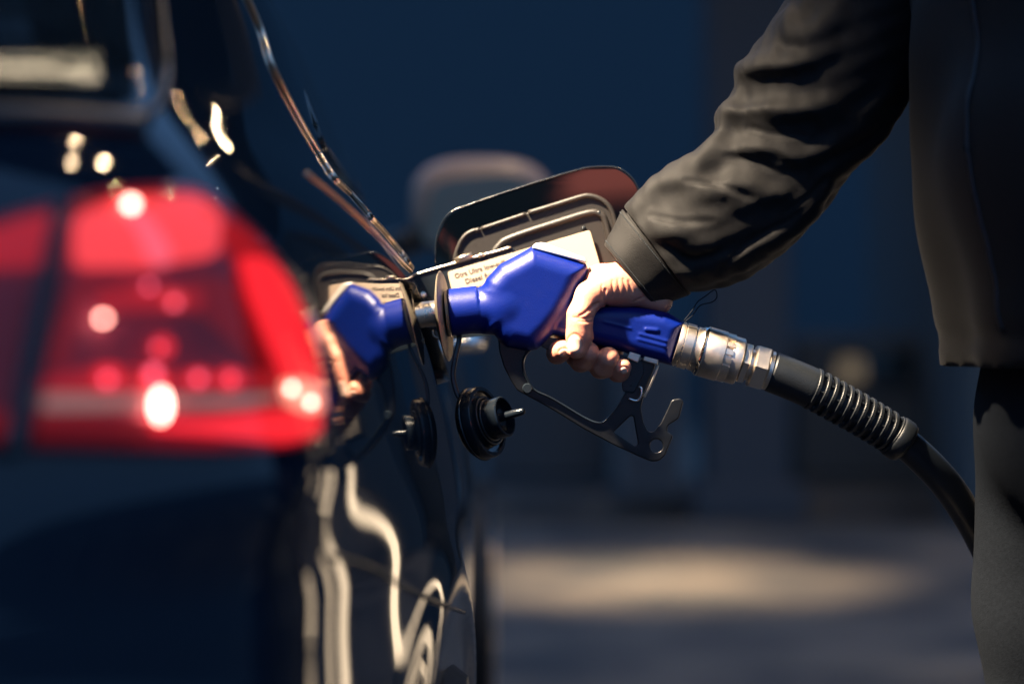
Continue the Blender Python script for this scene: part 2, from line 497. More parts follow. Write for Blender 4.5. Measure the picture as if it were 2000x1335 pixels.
# red glowing panel added behind the viewer to redden the flap's reflection
t = thing('added_red_panel', 'added red glowing panel behind the viewer for the flap reflection', 'sign', (-1.1, -6, 0))
V, F = box((-1.1, -6.0, 1.7), (1.7, .25, 3.4)); bevel(mesh('cabinet', V, F, M['bin'], t, smooth=False), .03)
V, F = box((-.80, -5.86, 1.99), (.70, .03, .52)); mesh('added_light_panel', V, F, emis('added red panel glow', (1, .25, .18), 4.6), t, smooth=False)

# ------------------------------------------------------------------ car body
XC = -0.93
half = [(-.93, 1.165), (-.75, 1.168), (-.58, 1.175), (-.42, 1.19), (-.30, 1.22), (-.22, 1.262), (-.158, 1.315), (-.130, 1.375), (-.115, 1.44), (-.103, 1.53),
        (-.083, 1.72), (-.069, 1.9), (-.056, 2.14), (-.050, 2.35), (-.050, 2.6), (-.055, 2.9), (-.063, 3.3), (-.075, 4.0), (-.10, 4.6),
        (-.16, 5.1), (-.30, 5.42), (-.6, 5.56), (-.93, 5.6)]
hp = crom(half, 14)
def smooth_curve(c, step, sig):
    L_ = np.r_[0, np.cumsum(np.linalg.norm(np.diff(c, axis=0), axis=1))]; n = int(L_[-1] / step)
    q = np.stack([np.interp(np.linspace(0, L_[-1], n), L_, c[:, k]) for k in range(2)], -1)
    m = int(3 * sig / step); k = np.exp(-.5 * (np.arange(-m, m + 1) * step / sig) ** 2); k /= k.sum()
    pad = np.vstack([2 * q[0] - q[m:0:-1], q, 2 * q[-1] - q[-2:-m - 2:-1]])
    return np.stack([np.convolve(pad[:, j], k, 'valid') for j in range(2)], -1)
hp = smooth_curve(hp, .015, .030)
NH = len(hp)
loopR = hp
loopL = np.stack([2 * XC - hp[::-1, 0], hp[::-1, 1]], -1)[1:-1]
loop = np.vstack([loopR, loopL])
side_in = [(.22, .09), (.30, .03), (.45, .006), (.6, 0), (.774, 0), (.852, .012), (.90, .022), (.96, .036), (1.026, .057), (1.068, .088), (1.092, .111),
           (1.118, .134), (1.135, .148), (1.16, .160), (1.22, .182), (1.32, .215), (1.42, .27), (1.47, .33), (1.50, .44), (1.52, .58), (1.53, .84)]
rear_in = [(.22, .08), (.30, .01), (.42, -.03), (.62, -.035), (.68, -.02), (.70, .0), (.85, .01), (.95, .025), (1.05, .055), (1.10, .085), (1.13, .12), (1.30, .27), (1.42, .40),
           (1.47, .50), (1.50, .65), (1.52, 1.0), (1.53, 1.7)]
front_in = [(.22, .1), (.4, 0), (.7, .02), (.85, .10), (.93, .25), (.98, .7), (1.02, 1.25), (1.08, 1.45), (1.45, 2.15), (1.5, 2.4), (1.53, 2.6)]
def ip(tab, z): return np.interp(z, [a for a, _ in tab], [b for _, b in tab])
def body_pt(xy, z):
    si, ri, fi = ip(side_in, z), ip(rear_in, z), ip(front_in, z)
    x = XC + (xy[..., 0] - XC) * (1 - si / .88)
    y0, y1 = 1.165, 5.6
    y = (y0 + ri) + (xy[..., 1] - y0) / (y1 - y0) * ((y1 - fi) - (y0 + ri))
    sg = np.where(x > XC, 1.0, -1.0); ss = np.clip((np.abs(x - XC) - .55) / .2, 0, 1)
    dd = 0.0 * x
    for wy in (1.98, 4.72):                       # wheel arch flares
        r = np.sqrt((y - wy) ** 2 + (z - .315) ** 2); dd = dd + .011 * np.exp(-((r - .395) / .034) ** 2) * (z > .2)
    lo = np.clip((.865 - z) / .09, 0, 1); lo = lo * lo * (3 - 2 * lo)
    dd = dd - .075 * np.clip(2.0 - y, 0, .62) ** 2 * lo                # rounder bumper corner
    x = x + sg * ss * dd
    return np.stack([x, y, np.broadcast_to(z, x.shape)], -1)
HZ0, HZ1 = 0.905, 1.012         # filler opening
zs = sorted(set(list(np.round(np.arange(.22, 1.5, .014), 3)) + [HZ0, HZ1, 1.5, 1.51, 1.52, 1.527, 1.53]))
zs = np.array([z for z in zs if abs(z - HZ0) < 1e-6 or abs(z - HZ1) < 1e-6 or (abs(z - HZ0) > .004 and abs(z - HZ1) > .004)])
# smooth the tables a little so that the paint has no creases
def smooth_tab(tab):
    zz = np.linspace(tab[0][0], tab[-1][0], 400); vv = ip(tab, zz)
    k = np.exp(-np.linspace(-2, 2, 31) ** 2); k /= k.sum()
    v2 = np.convolve(np.pad(vv, 15, mode='edge'), k, 'valid')
    v2[0], v2[-1] = vv[0], vv[-1]
    return list(zip(zz, v2))
side_in, rear_in, front_in = smooth_tab(side_in), smooth_tab(rear_in), smooth_tab(front_in)

NL = len(loop); V = []; F = []
for z in zs: V.extend(body_pt(loop, z))
ref = body_pt(loop, .96)
iu0 = int(np.argmin(np.abs(ref[:NH, 1] - 2.045))); iu1 = int(np.argmin(np.abs(ref[:NH, 1] - 2.235)))
iz0 = int(np.argmin(np.abs(zs - HZ0))); iz1 = int(np.argmin(np.abs(zs - HZ1)))
hole = []
for i in range(len(zs) - 1):
    for k in range(NL):
        q = (i * NL + k, i * NL + (k + 1) % NL, (i + 1) * NL + (k + 1) % NL, (i + 1) * NL + k)
        if iz0 <= i < iz1 and iu0 <= k < iu1: continue
        F.append(q)
F.append(tuple(range(NL))[::-1]); F.append(tuple((len(zs) - 1) * NL + k for k in range(NL)))
car = thing('parked_car', 'glossy black car with its fuel flap open and tail lamp lit', 'car', (XC, 3.3, 0))
body = mesh('body', V, F, M['paint'], car, sharp=40)
bm = bmesh.new()
_me = bpy.data.meshes.new('t'); _me.from_pydata([tuple(v) for v in V], [], [f for f in F if len(f) == 4] )
bm.from_mesh(_me); BV = BVHTree.FromBMesh(bm); bm.free()
VV = np.array(V)
# recess of the filler
ring = [(iz0, k) for k in range(iu0, iu1)] + [(i, iu1) for i in range(iz0, iz1)] + [(iz1, k) for k in range(iu1, iu0, -1)] + [(i, iu0) for i in range(iz1, iz0, -1)]
R0 = np.array([VV[i * NL + k] for i, k in ring]); cen = R0.mean(0)
rv = []
for dx, sc in ((0.0005, 1.0), (-.002, .985), (-.006, .965), (-.02, .95), (-.075, .9)):
    r = cen + (R0 - cen) * np.array([1, sc, sc]); r = r + np.array([dx, 0, 0])
    rv.append(r)
nr = len(R0); V2 = np.vstack(rv); F2 = []
for i in range(len(rv) - 1):
    for k in range(nr): F2.append((i * nr + k, i * nr + (k + 1) % nr, (i + 1) * nr + (k + 1) % nr, (i + 1) * nr + k))
F2.append(tuple((len(rv) - 1) * nr + k for k in range(nr)))
rec = mesh('filler_recess', V2, F2, M['blackplastic'], car)

def hit(u, v, off=0.0, flat=False):
    d = Vector(((u - 1000) * S, 1, (667.5 - v) * S)).normalized()
    loc, n, i, dist = BV.ray_cast(Vector((0, 0, HC)), d)
    if loc is None: return None
    if n.dot(d) > 0: n = -n
    if flat: n = Vector((0, -1, 0))
    return np.array(loc + n * off)

def patch(name, outline, off, thick, mat, parent, rings=14, center=None, dome=0.0, flat=True):
    """panel following the body, outline in photo pixels, raised by off, with its own thickness"""
    ol = np.array(outline, float); c = np.array(center, float) if center is not None else ol.mean(0)
    V = []; F = []; m = len(ol); nr = rings
    def pt(q, o):
        a = hit(q[0], q[1], o, flat)
        s = 1.0
        while a is None and s > .5:
            s -= .02; qq = c + (q - c) * s; a = hit(qq[0], qq[1], o, flat)
        return a
    V.append(pt(c, off + dome))
    for r in range(1, nr + 1):
        f = r / nr
        for q in ol: V.append(pt(c + (q - c) * f, off + dome * (1 - f ** 4)))
    for q in ol: V.append(pt(c + (q - c), off - thick))
    for k in range(m): F.append((0, 1 + k, 1 + (k + 1) % m))
    for r in range(nr):
        for k in range(m):
            a = 1 + r * m + k; b = 1 + r * m + (k + 1) % m
            F.append((a, a + m, b + m, b))
    F.append(tuple(1 + nr * m + k for k in range(m)))
    return mesh(name, V, F, mat, parent, sharp=50)

def circ(u, v, r, n=16, e=1.0): return [(u + r * math.cos(2 * math.pi * k / n), v + r * e * math.sin(2 * math.pi * k / n)) for k in range(n)]

# tail lamp ------------------------------------------------------
lampol = [(-150, 470), (0, 432), (126, 396), (235, 374), (330, 366), (398, 371), (452, 408), (503, 453), (545, 504), (575, 545), (596, 579), (614, 618), (629, 659),
          (636, 700), (641, 743), (642, 780), (640, 815), (634, 845), (621, 862), (540, 872), (461, 875), (300, 872), (126, 868), (0, 866), (-150, 862)]
tl = patch('tail_light', rnd(lampol, 12, 3), .004, .008, emis('tail lamp housing', (1, .18, .30), .022), car, 16, (300, 640))
tl['label'] = 'lit red tail lamp on the rear corner'
def em(u): return emis('lamp glow', u[0], u[1])
RED = (1, .042, .062); PINK = (1, .11, .115)
def seg(name, ol, off, mat, r=14):
    return patch(name, rnd(ol, r, 4), off, .004, mat, tl, 6)
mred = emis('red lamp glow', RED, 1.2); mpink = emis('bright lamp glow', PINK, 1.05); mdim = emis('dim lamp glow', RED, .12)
mhot = emis('bulb and glint glow', (1, .80, .62), 16.0); pale_glint = emis('painted pale glint', (1, .62, .42), 1.5); streak_glint = emis('pink lamp glow', (1, .22, .30), 1.1); mlow = emis('dull lamp glow', RED, .34)
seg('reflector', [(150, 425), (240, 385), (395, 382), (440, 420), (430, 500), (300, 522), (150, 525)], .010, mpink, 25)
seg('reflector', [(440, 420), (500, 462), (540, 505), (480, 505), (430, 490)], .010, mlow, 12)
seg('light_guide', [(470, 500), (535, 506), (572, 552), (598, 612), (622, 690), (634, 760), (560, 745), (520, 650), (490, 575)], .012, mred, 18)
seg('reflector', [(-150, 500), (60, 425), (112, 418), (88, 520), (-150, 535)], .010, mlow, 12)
seg('light_guide', [(195, 578), (300, 556), (395, 570), (400, 598), (300, 606), (200, 604)], .012, mlow, 10)
seg('light_guide', [(100, 738), (190, 718), (560, 722), (590, 760), (90, 762)], .012, mlow, 10)
seg('reversing_lens', [(95, 768), (540, 768), (545, 798), (90, 800)], .012, emis('clear lens painted sheen', (.62, .60, .52), .42), 8)  # unlit lens; its emission stands in for reflected light
seg('light_guide', [(300, 818), (560, 800), (632, 790), (630, 846), (560, 862), (420, 846), (300, 836)], .012, mred, 12)
seg('light_guide', [(-140, 800), (250, 806), (300, 822), (300, 850), (-140, 848)], .012, mdim, 8)
seg('reflector', [(252, 414), (284, 414), (318, 452), (340, 490), (336, 514), (316, 524), (296, 508), (280, 462)], .014, streak_glint, 8)  # pink streak is a reflection put in as glow
seg('reflector', [(552, 742), (600, 738), (636, 752), (640, 800), (606, 806), (560, 786)], .014, pale_glint, 10)  # cream patch is a lamp reflection put in as glow
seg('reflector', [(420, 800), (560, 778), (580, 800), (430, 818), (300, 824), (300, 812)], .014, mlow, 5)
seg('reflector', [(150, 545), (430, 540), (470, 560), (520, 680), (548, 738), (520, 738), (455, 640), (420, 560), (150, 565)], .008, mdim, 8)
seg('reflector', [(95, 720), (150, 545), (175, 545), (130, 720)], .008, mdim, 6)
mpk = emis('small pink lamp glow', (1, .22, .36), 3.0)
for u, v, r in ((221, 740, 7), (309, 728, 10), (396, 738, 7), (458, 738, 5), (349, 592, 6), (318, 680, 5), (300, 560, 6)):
    patch('bulb_glint_spot', circ(u, v, r), .018, .004, mpk, tl, 3)
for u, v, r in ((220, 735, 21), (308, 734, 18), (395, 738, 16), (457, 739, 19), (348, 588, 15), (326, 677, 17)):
    patch('bulb_glint_spot', circ(u, v, r), .016, .004, mred if r != 15 else mpink, tl, 3)
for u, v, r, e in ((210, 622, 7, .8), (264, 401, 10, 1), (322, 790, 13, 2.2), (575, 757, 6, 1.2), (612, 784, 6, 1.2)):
    patch('bulb_glint_spot', circ(u, v, r, 16, e), .016, .004, mhot, tl, 3)  # all but the first disc are lamp reflections put in as glow
lens = patch('lens', rnd(lampol, 12, 3), .022, .0175, lensmat('red lamp lens', (.95, .50, .52)), tl, 18, (300, 640), dome=.006)
patch('divider', rnd([(128, 396), (150, 392), (122, 600), (72, 872), (30, 872), (78, 620)], 5, 3), .0305, .02, M['capplastic'], tl, 5)

# rear window, tailgate lip
winol = rnd([(-400, -330), (255, -330), (305, 150), (290, 212), (200, 212), (-400, 175)], 34, 5)
wf = patch('rear_window', winol, .003, .006, M['glassdark'], car, 14)
vs_ = np.array([v.co[:] for v in wf.data.vertices]); A3 = np.c_[vs_[:, 0], vs_[:, 2], np.ones(len(vs_))]
co_, *_ = np.linalg.lstsq(A3, vs_[:, 1], rcond=None); pl_ = A3 @ co_
sh_ = max(0, ((pl_ - vs_[:, 1]) * .85).max()) 
for v, q in zip(wf.data.vertices, pl_): v.co.y += (q - v.co.y) * 1.0 - sh_ * .8
wf.data.update()
print('PLANE', co_, 'shift', sh_)
fr_o = rnd([(-420, -350), (268, -350), (320, 150), (304, 230), (200, 230), (-420, 192)], 36, 5)
pth = np.array([hit(q[0], q[1], .004) for q in crom(fr_o, 3) if hit(q[0], q[1]) is not None])
V, F = tube(pth, .0035, 8); mesh('window_seal', V, F, M['blackplastic'], wf)
lip = [(-300, 250), (-100, 244), (0, 240), (120, 243), (200, 250), (270, 258)]
V, F = tube(np.array([hit(u, v, .004) for u, v in crom(lip, 8)]), .010, 10, flat=1); mesh('tailgate_handle', V, F, M['blackplastic'], car)

def trim(name, pts, r, mat, off=.001, flat=1.0, dens=10):
    q = []
    for u, v in crom(pts, dens):
        a = hit(u, v, off); du = 0
        while a is None and du < 70:
            du += 2; a = hit(u - du, v, off)
        q.append(a)
    q = np.array([a for a in q if a is not None])
    if len(q) < 3: return None
    keep = [0]
    for i in range(1, len(q)):
        if np.linalg.norm(q[i] - q[keep[-1]]) < .35: keep.append(i)
    V, F = tube(q[keep], r, 8, flat=flat); return mesh(name, V, F, mat, car)
trim('shoulder_glint', [(598, 338), (650, 380), (700, 425), (745, 470), (780, 508), (802, 530)], .0017, M['trimlit'])  # bright strip stands in for the highlight along the shoulder edge
trim('window_trim', [(478, -10), (508, 60), (530, 130), (575, 220), (615, 290), (645, 340), (668, 365), (700, 396), (742, 438), (780, 482), (812, 524)], .0038, M['trimlit'])
trim('bumper_seam', [(640, 1085), (690, 1095), (735, 1112), (770, 1135), (820, 1160), (870, 1182), (905, 1195)], .0020, M['capplastic'])

# side window (grazing), door handles, mirror
def side_pt(Y, z, off=0):
    q = body_pt(hp, z); k = np.argmax(q[:, 1] > Y)
    tt = (Y - q[k - 1, 1]) / (q[k, 1] - q[k - 1, 1]); a = q[k - 1] + (q[k] - q[k - 1]) * tt
    return a + np.array([off, 0, off * .3])
def side_panel(name, ol, off, mat):
    ol = rnd(ol, .05, 4); c = ol.mean(0); V = [side_pt(c[0], c[1], off)]; m = len(ol); F = []
    for r in range(1, 9):
        for q in ol: V.append(side_pt(*(c + (q - c) * r / 8), off))
    for q in ol: V.append(side_pt(q[0], q[1], off - .008))
    for k in range(m): F.append((0, 1 + k, 1 + (k + 1) % m))
    for r in range(8):
        for k in range(m):
            a = 1 + r * m + k; b = 1 + r * m + (k + 1) % m; F.append((a, a + m, b + m, b))
    return mesh(name, V, F, mat, car)
side_panel('side_window', [(2.25, 1.17), (2.95, 1.165), (2.95, 1.44), (2.55, 1.44)], .003, M['glassdark'])
side_panel('side_window', [(3.02, 1.165), (3.95, 1.16), (3.45, 1.42), (3.02, 1.44)], .003, M['glassdark'])
for Y in (2.95, 3.75):
    a = side_pt(Y, .945, 0); hdl = crom([a + np.array([-.01, -.09, 0]), a + np.array([.035, -.075, .004]), a + np.array([.045, 0, .006]), a + np.array([.035, .075, .004]), a + np.array([-.01, .09, 0])], 8)
    V, F = tube(hdl, .013, 12); mesh('door_handle', V, F, M['chrome'], car)
mu = np.array([P(940, 405, 4.2)])[0]
def f_mir(p):
    q = (p - mu) / np.array([.150, .075, .105]); r = np.linalg.norm(np.abs(q) ** 1.0, axis=-1, ord=2.6) if False else (np.abs(q) ** 2.8).sum(-1) ** (1 / 2.8)
    return (r - 1) * .08
V, F = surfnets(f_mir, mu - .2, mu + .2, .012); mr_ = mesh('side_mirror', V, F, princ('bronze mirror shell', (.42, .29, .21), .35), car)
gl = rnd([(-.125, -.075), (.115, -.065), (.125, .055), (.06, .078), (-.10, .06)], .04, 5)
V = [mu + np.array([a, -.078, b - .012]) for a, b in gl] + [mu + np.array([a, -.06, b - .012]) for a, b in gl]; n = len(gl)
F = [tuple(range(n)), tuple(range(n, 2 * n))] + [(k, (k + 1) % n, n + (k + 1) % n, n + k) for k in range(n)]
mesh('mirror_glass', V, F, princ('mirror glass', (.16, .21, .20), .4), mr_, smooth=False)
V, F = tube([mu + np.array([-.1, 0, -.05]), mu + np.array([-.30, .05, -.12])], .03, 10); mesh('mirror_arm', V, F, M['blackplastic'], mr_)
for sx in (-1, 1):
    for Y in (1.98, 4.72):
        x = XC + sx * .79
        V, F = lathe((x, Y, .315), (sx, 0, 0), [(-.1, .30), (.075, .315), (.095, .30), (.095, .215)], 40); wh = mesh('wheel', V, F, M['rubber'], car, sharp=40)
        V, F = lathe((x, Y, .315), (sx, 0, 0), [(.06, .21), (.1, .212), (.09, .195), (.085, .06), (.1, .05), (.102, .01)], 40); mesh('rim', V, F, M['steel'], wh, sharp=40)

# filler neck inside the recess
ax = np.array([1.0, .10, .12])
fc = W((792, 618, 0))
V, F = lathe(fc - ax * .03, ax, [(0, .028), (.03, .028), (.034, .031), (.038, .031), (.040, .026), (.02, .022)], 40)
mesh('filler_neck', V, F, M['blackplastic'], car, sharp=40)
# ------------------------------------------------------------------ fuel flap (part of the car)
def fd(u, v=0): return -185 + (u - 850) * .09
flap_ol = rnd([(850, 640), (849, 478), (872, 420), (915, 399), (1060, 351), (1155, 325), (1205, 326), (1240, 352), (1256, 395), (1262, 520), (1235, 560), (1000, 650)], 26, 6)
flap = plate('fuel_flap', [flap_ol], -4, 5.5, 2.2, princ('black flap enamel', (.0008, .0018, .0035), .04, IOR=1.45), car, dfun=lambda u, v: fd(u, v))
flap['label'] = 'open fuel flap with its grey liner and paper label towards us'
lin = [(888, 640), (888, 505), (897, 476), (909, 458), (924, 449.5), (937, 446), (1028, 416), (1133, 384), (1150, 381), (1168, 385), (1186, 397), (1197, 415), (1204, 440), (1222, 530), (1190, 570), (1000, 640)]
liner = plate('liner', [rnd(lin, 10, 3)], 8, 5, 1.5, M['liner'], flap, dfun=fd)
def onflap(pts, d): return [W((u, v, fd(u) + d)) for u, v in pts]
rim1 = crom([(890, 560), (889, 508), (897, 478), (909, 460), (924, 451), (937, 448), (982, 433)], 6)
rim2 = crom([(940, 447), (985, 432), (1027, 418)], 6)
rim3 = crom([(1032, 416), (1085, 400), (1133, 385), (1150, 382.5), (1168, 387), (1185, 398), (1196, 415), (1203, 440), (1216, 500), (1224, 540)], 6)
V, F = join_np([tube(onflap(rim1[:-6], 14), .0026, 8), tube(onflap(rim2, 14), .0026, 8), tube(onflap(rim3, 14), .0030, 8)])
mesh('rib', V, F, M['liner'], flap)
inner = crom([(960, 560), (962, 505), (975, 480), (1000, 464), (1090, 434), (1150, 416), (1170, 418), (1182, 432), (1196, 490)], 6)
V, F = tube(onflap(inner, 12), .0042, 8); mesh('rib', V, F, M['liner'], flap)
V, F = join_np([lathe(W((u, v, fd(u) + 12)), (0, -1, 0), [(0, .0028), (.003, .0024), (.004, .001)], 12) for u, v in ((1170, 416), (1140, 446))])
mesh('clip', V, F, M['blackplastic'], flap)
fe = crom([(851, 500), (851, 478), (858, 446), (873, 421), (890, 409), (915, 400), (985, 376), (1060, 352), (1120, 334), (1158, 326), (1203, 327), (1228, 341), (1244, 362), (1256, 396)], 6)
V, F = tube(onflap(fe, 1), .0010, 8); mesh('edge_glint_bead', V, F, M['capplastic'], flap)  # bead added to draw a highlight along the flap edge
# hinge arm with its bright edge
arm_ol = rnd([(796, 541), (860, 523), (1003, 482), (1030, 560), (1005, 650), (880, 662), (842, 640), (806, 590)], 5, 3)
arm = plate('hinge_arm', [arm_ol], 16, 5, 1.2, M['blackplastic'], flap, dfun=fd)
e = crom([(797, 540), (858, 522), (890, 513), (930, 501), (965, 492), (998, 482)], 6)
V, F = join_np([tube(onflap(e, 22), .0013, 8), tube(onflap([(889, 509), (905, 502), (922, 497)], 24), .0030, 8), tube(onflap([(934, 500), (946, 497)], 24), .0024, 8)])
mesh('hinge_spring', V, F, M['steel'], arm)
V, F = lathe(W((826, 576, fd(826) + 21)), (0, -1, 0), [(0, .0042), (.002, .0040), (.003, .0025)], 20)
sc_ = mesh('screw', V, F, M['steel'], arm, sharp=40)
V, F = join_np([lathe(W((u, v, fd(u) + 21)), (0, -1, 0), [(0, .0022), (.002, .0016), (.0026, .0006)], 14) for u, v in ((802, 557), (809, 563), (798, 566), (795, 559))])
mesh('rivet', V, F, M['chrome'], arm)
# paper label and its print
lab = plate('paper_label', [rnd([(874, 531), (1152, 449), (1180, 545), (1175, 560), (900, 640)], 5, 4)], 23, 1.0, .3, M['cream'], flap, dfun=fd)
def text(txt, u0, v0, size, ang, d, mat, parent, name='lettering', bold=.012):
    cu = bpy.data.curves.new(name, 'FONT'); cu.body = txt; cu.size = 1; cu.resolution_u = 3; cu.offset = bold; cu.align_x = 'CENTER'
    o = bpy.data.objects.new('tmp', cu); col.objects.link(o); bpy.context.view_layer.update()
    me = bpy.data.meshes.new_from_object(o.evaluated_get(bpy.context.evaluated_depsgraph_get())); bpy.data.objects.remove(o)
    ca, sa = math.cos(ang), math.sin(ang)
    for v in me.vertices:
        x, y = v.co.x * size, v.co.y * size
        u = u0 + x * ca - y * -sa * -1; vv = v0 - (x * sa + y * ca)
        u = u0 + x * ca - y * sa
        v.co = Vector(W((u, vv, fd(u) + d)))
    me.materials.clear(); me.materials.append(mat)
    ob = bpy.data.objects.new(name, me); col.objects.link(ob); adopt(ob, parent); return ob
A_ = math.radians(16)
text('Otra Ultra low-sulfur', 943, 528, 13, A_, 24.6, M['ink'], lab, bold=.02)
text('Diesel fuel', 938, 546, 14, A_, 24.6, M['ink'], lab, bold=.02)
text('Cetane only', 942, 562, 12, A_, 24.6, M['ink'], lab, bold=.02)

# ------------------------------------------------------------------ fuel cap hanging on its tether
ca_ = np.array([.86, -.44, .26]); ca_ /= np.linalg.norm(ca_)     # world axis: right, towards camera, up
cc = W((946, 824, 10))
k_ = K
prof = [(-30, 40), (-30, 60), (-26, 65), (-22, 67), (-12, 67), (-10, 71), (4, 71), (8, 69), (8, 62), (2, 60), (0, 52), (4, 50), (10, 50), (10, 45), (3, 44), (3, 30)]
V, F = lathe(cc, ca_, [(t * k_, r * k_) for t, r in prof], 64); cp = mesh('fuel_cap', V, F, M['capplastic'], car, sharp=35); cp['label'] = 'black fuel cap hanging on its tether'
V, F = join_np([lathe(cc, ca_, [(t * k_, r * k_) for t, r in [(2, 38), (26, 37), (28, 40), (46, 40), (48, 38), (48, 35), (30, 34), (29, 20), (34, 18), (38, 17), (38, 10)]], 48),
                lathe(cc, ca_, [(t * k_, r * k_) for t, r in [(30, 9), (68, 8), (86, 7), (90, 5), (91, 1)]], 24)])
mesh('threaded_plug', V, F, M['capplastic'], cp, sharp=35)
a_, x_, y_ = frame(ca_)
V, F = join_np([tube([cc + a_ * k_ * 6 + (x_ * math.cos(t) + y_ * math.sin(t)) * k_ * 47 + a_ * k_ * (i * .25) for i, t in enumerate(np.linspace(0, 6.28 * 1.0, 40))], .0012, 6),
                tube([cc + a_ * k_ * 14 + (x_ * math.cos(t) + y_ * math.sin(t)) * k_ * 40 for t in np.linspace(0, 6.28 * 1.0, 40)], .0014, 6)])
mesh('sealing_ring', V, F, M['rubber'], cp)
V, F = tube([cc + a_ * k_ * -16 + (x_ * math.cos(t) + y_ * math.sin(t)) * k_ * (69.5 if i % 2 else 66.5) for i, t in enumerate(np.linspace(0, 2 * math.pi, 97)[:-1])], .0024, 6, closed=True)
mesh('grip_knurl', V, F, M['capplastic'], cp)
te = crom([W((880, 600, -40)), W((893, 640, -10)), W((897, 662, 0)), W((890, 695, 8)), W((885, 733, 12)), W((893, 768, 14)), W((908, 787, 14)), W((925, 800, 10))], 8)
V, F = tube(te, .0030, 10, flat=.5); mesh('tether', V, F, M['blackplastic'], cp)

# ------------------------------------------------------------------ fuel nozzle
nz = thing('fuel_nozzle', 'blue fuel nozzle pushed into the car filler neck', 'fuel nozzle', tuple(W((1080, 620, 0))))
lobe = [(940, 566), (950, 544), (976, 516), (1010, 498), (1040, 481), (1144, 514), (1149, 527), (1128, 578), (1104, 622), (1078, 654), (1050, 682), (1032, 685), (990, 677), (974, 664), (964, 651), (946, 649)]
grip = [(1060, 560), (1120, 578), (1170, 596), (1238, 598), (1275, 604), (1304, 610), (1339, 630), (1313, 714), (1255, 699), (1210, 685), (1085, 654), (1040, 640)]
def f_noz(p):
    r = slab(p, lobe, 0, 48, 38)
    # facet on the upper nose edge
    r = smax(r, ((p[:, 0] * -.46 + p[:, 1] * -.74 + p[:, 2] * .50) - (1000 * -.46 + 520 * -.74 + 34)) , 14)
    c = cap(p, (930, 607.5, 0), (985, 600, 0), 44, 50)
    r = smin(r, c, 10)
    g = slab(p, grip, 0, 33, 28)
    r = smin(r, g, 5)
    c2 = cap(p, (700, 630.5, 0), (1000, 596, 0), 46, 46)
    c2 = np.maximum(c2, -(p[:, 0] * .9935 - p[:, 1] * .11) + (877.5 * .9935 - 613 * .11))
    c2 = np.maximum(c2, (p[:, 0] * .9935 - p[:, 1] * .11) - (936 * .9935 - 606 * .11))
    r = np.minimum(r, c2)
    for a, b, rr in (((1250, 652, 31), (1302, 666, 31), 3.2), ((1246, 662, 31), (1300, 676, 31), 3.2), ((1262, 643, 31), (1284, 645, 31), 4.5), ((1180, 628, 32), (1232, 641, 32), 2.2)):
        r = smin(r, cap(p, a, b, rr, rr), 3)
    return r
nb = sdf_obj('cover', f_noz, (868, 470, -62), (1348, 722, 62), 3.0, M['blue'], nz)
nb['label'] = 'blue rubbery cover of the nozzle body and grip'
plate('badge', [rnd([(1038, 485), (1044, 475), (1060, 473), (1142, 503), (1147, 514)], 4, 3)], 0, 30, 3, M['white'], nz)
# end bead of the grip cover
sa = np.array([1.0, -.105]); an = np.array([.994, 0, .105])
V, F = lathe(W((877, 612.5, 0)), an, [(-.0030, .024), (0, .0255), (.001, .024)], 40); mesh('collar_ring', V, F, M['steel'], nz, sharp=40)
# splash disc
da = np.array([.985, -.11, .10])
V, F = lathe(W((866, 617, 0)), da, [(-.006, .016), (-.0045, .030), (-.0005, .0465), (.0012, .0490), (.0028, .0465), (.0030, .02)], 56)
mesh('splash_disc', V, F, princ('worn rubber coated disc', (.30, .25, .19), .38, .6, bump=.6, bscale=500, rvar=.3), nz, sharp=50)
V, F = lathe(W((858, 611, 0)), an, [(-.11, .0125), (-.034, .0128), (-.032, .0150), (-.029, .0150), (-.027, .0140), (-.003, .0142), (-.001, .0195), (.004, .0200), (.006, .0150)], 40)
mesh('spout', V, F, M['steel'], nz, sharp=35)
V, F = tube(crom([W((845, 645, 30)), W((848, 656, 32)), W((862, 660, 32)), W((868, 651, 30))], 6), .0014, 8); mesh('spout_clip', V, F, M['steel'], nz)
# guard plate
g_out = [(972, 655), (975, 686), (984, 716), (998, 743), (1010, 762), (1038, 777), (1080, 800), (1140, 837), (1200, 869), (1248, 891), (1272, 901), (1287, 900), (1299, 889), (1315, 850),
         (1302, 841), (1305, 830), (1326, 817), (1335, 783), (1329, 777), (1312, 780), (1304, 798), (1290, 827), (1276, 843), (1266, 842), (1257, 826), (1252, 796), (1258, 768), (1279, 716), (1282, 700),
         (1252, 700), (1245, 712), (1236, 734), (1224, 764), (1206, 794), (1182, 821), (1166, 825), (1140, 815), (1080, 779), (1044, 761), (1029, 740), (1021, 716), (1024, 695), (1040, 677), (1066, 660), (1060, 640), (990, 640)]
g_tri = rnd([(1231, 812), (1199, 843), (1240, 871), (1246, 866), (1237, 813)], 3, 4)
def gcirc(u, v, r): return [(u + r * math.cos(t), v + r * math.sin(t)) for t in np.linspace(0, 2 * math.pi, 33)[:-1]]
gp = plate('guard', [rnd(g_out, 5, 4), g_tri, gcirc(1282, 870, 12.8)], 0, 9, 2.6, princ('worn black enamel', (.0035, .0045, .0065), .24, bump=.35, bscale=260, bdist=.0005, rvar=.22), nz)
gi = [(1066, 661), (1040, 678), (1025, 695), (1021.5, 716), (1029, 739), (1044, 760.5), (1080, 778), (1140, 814), (1166, 824), (1182, 820), (1206, 793), (1224, 763)]
V, F = tube([W((u, v + .5, 0)) for u, v in crom(gi, 8)], np.linspace(.011, .0065, 8 * 11 + 1), 12, flat=.16)
V = np.array(V)
mesh('guard_rim', V, F, M['blackplastic'], gp)
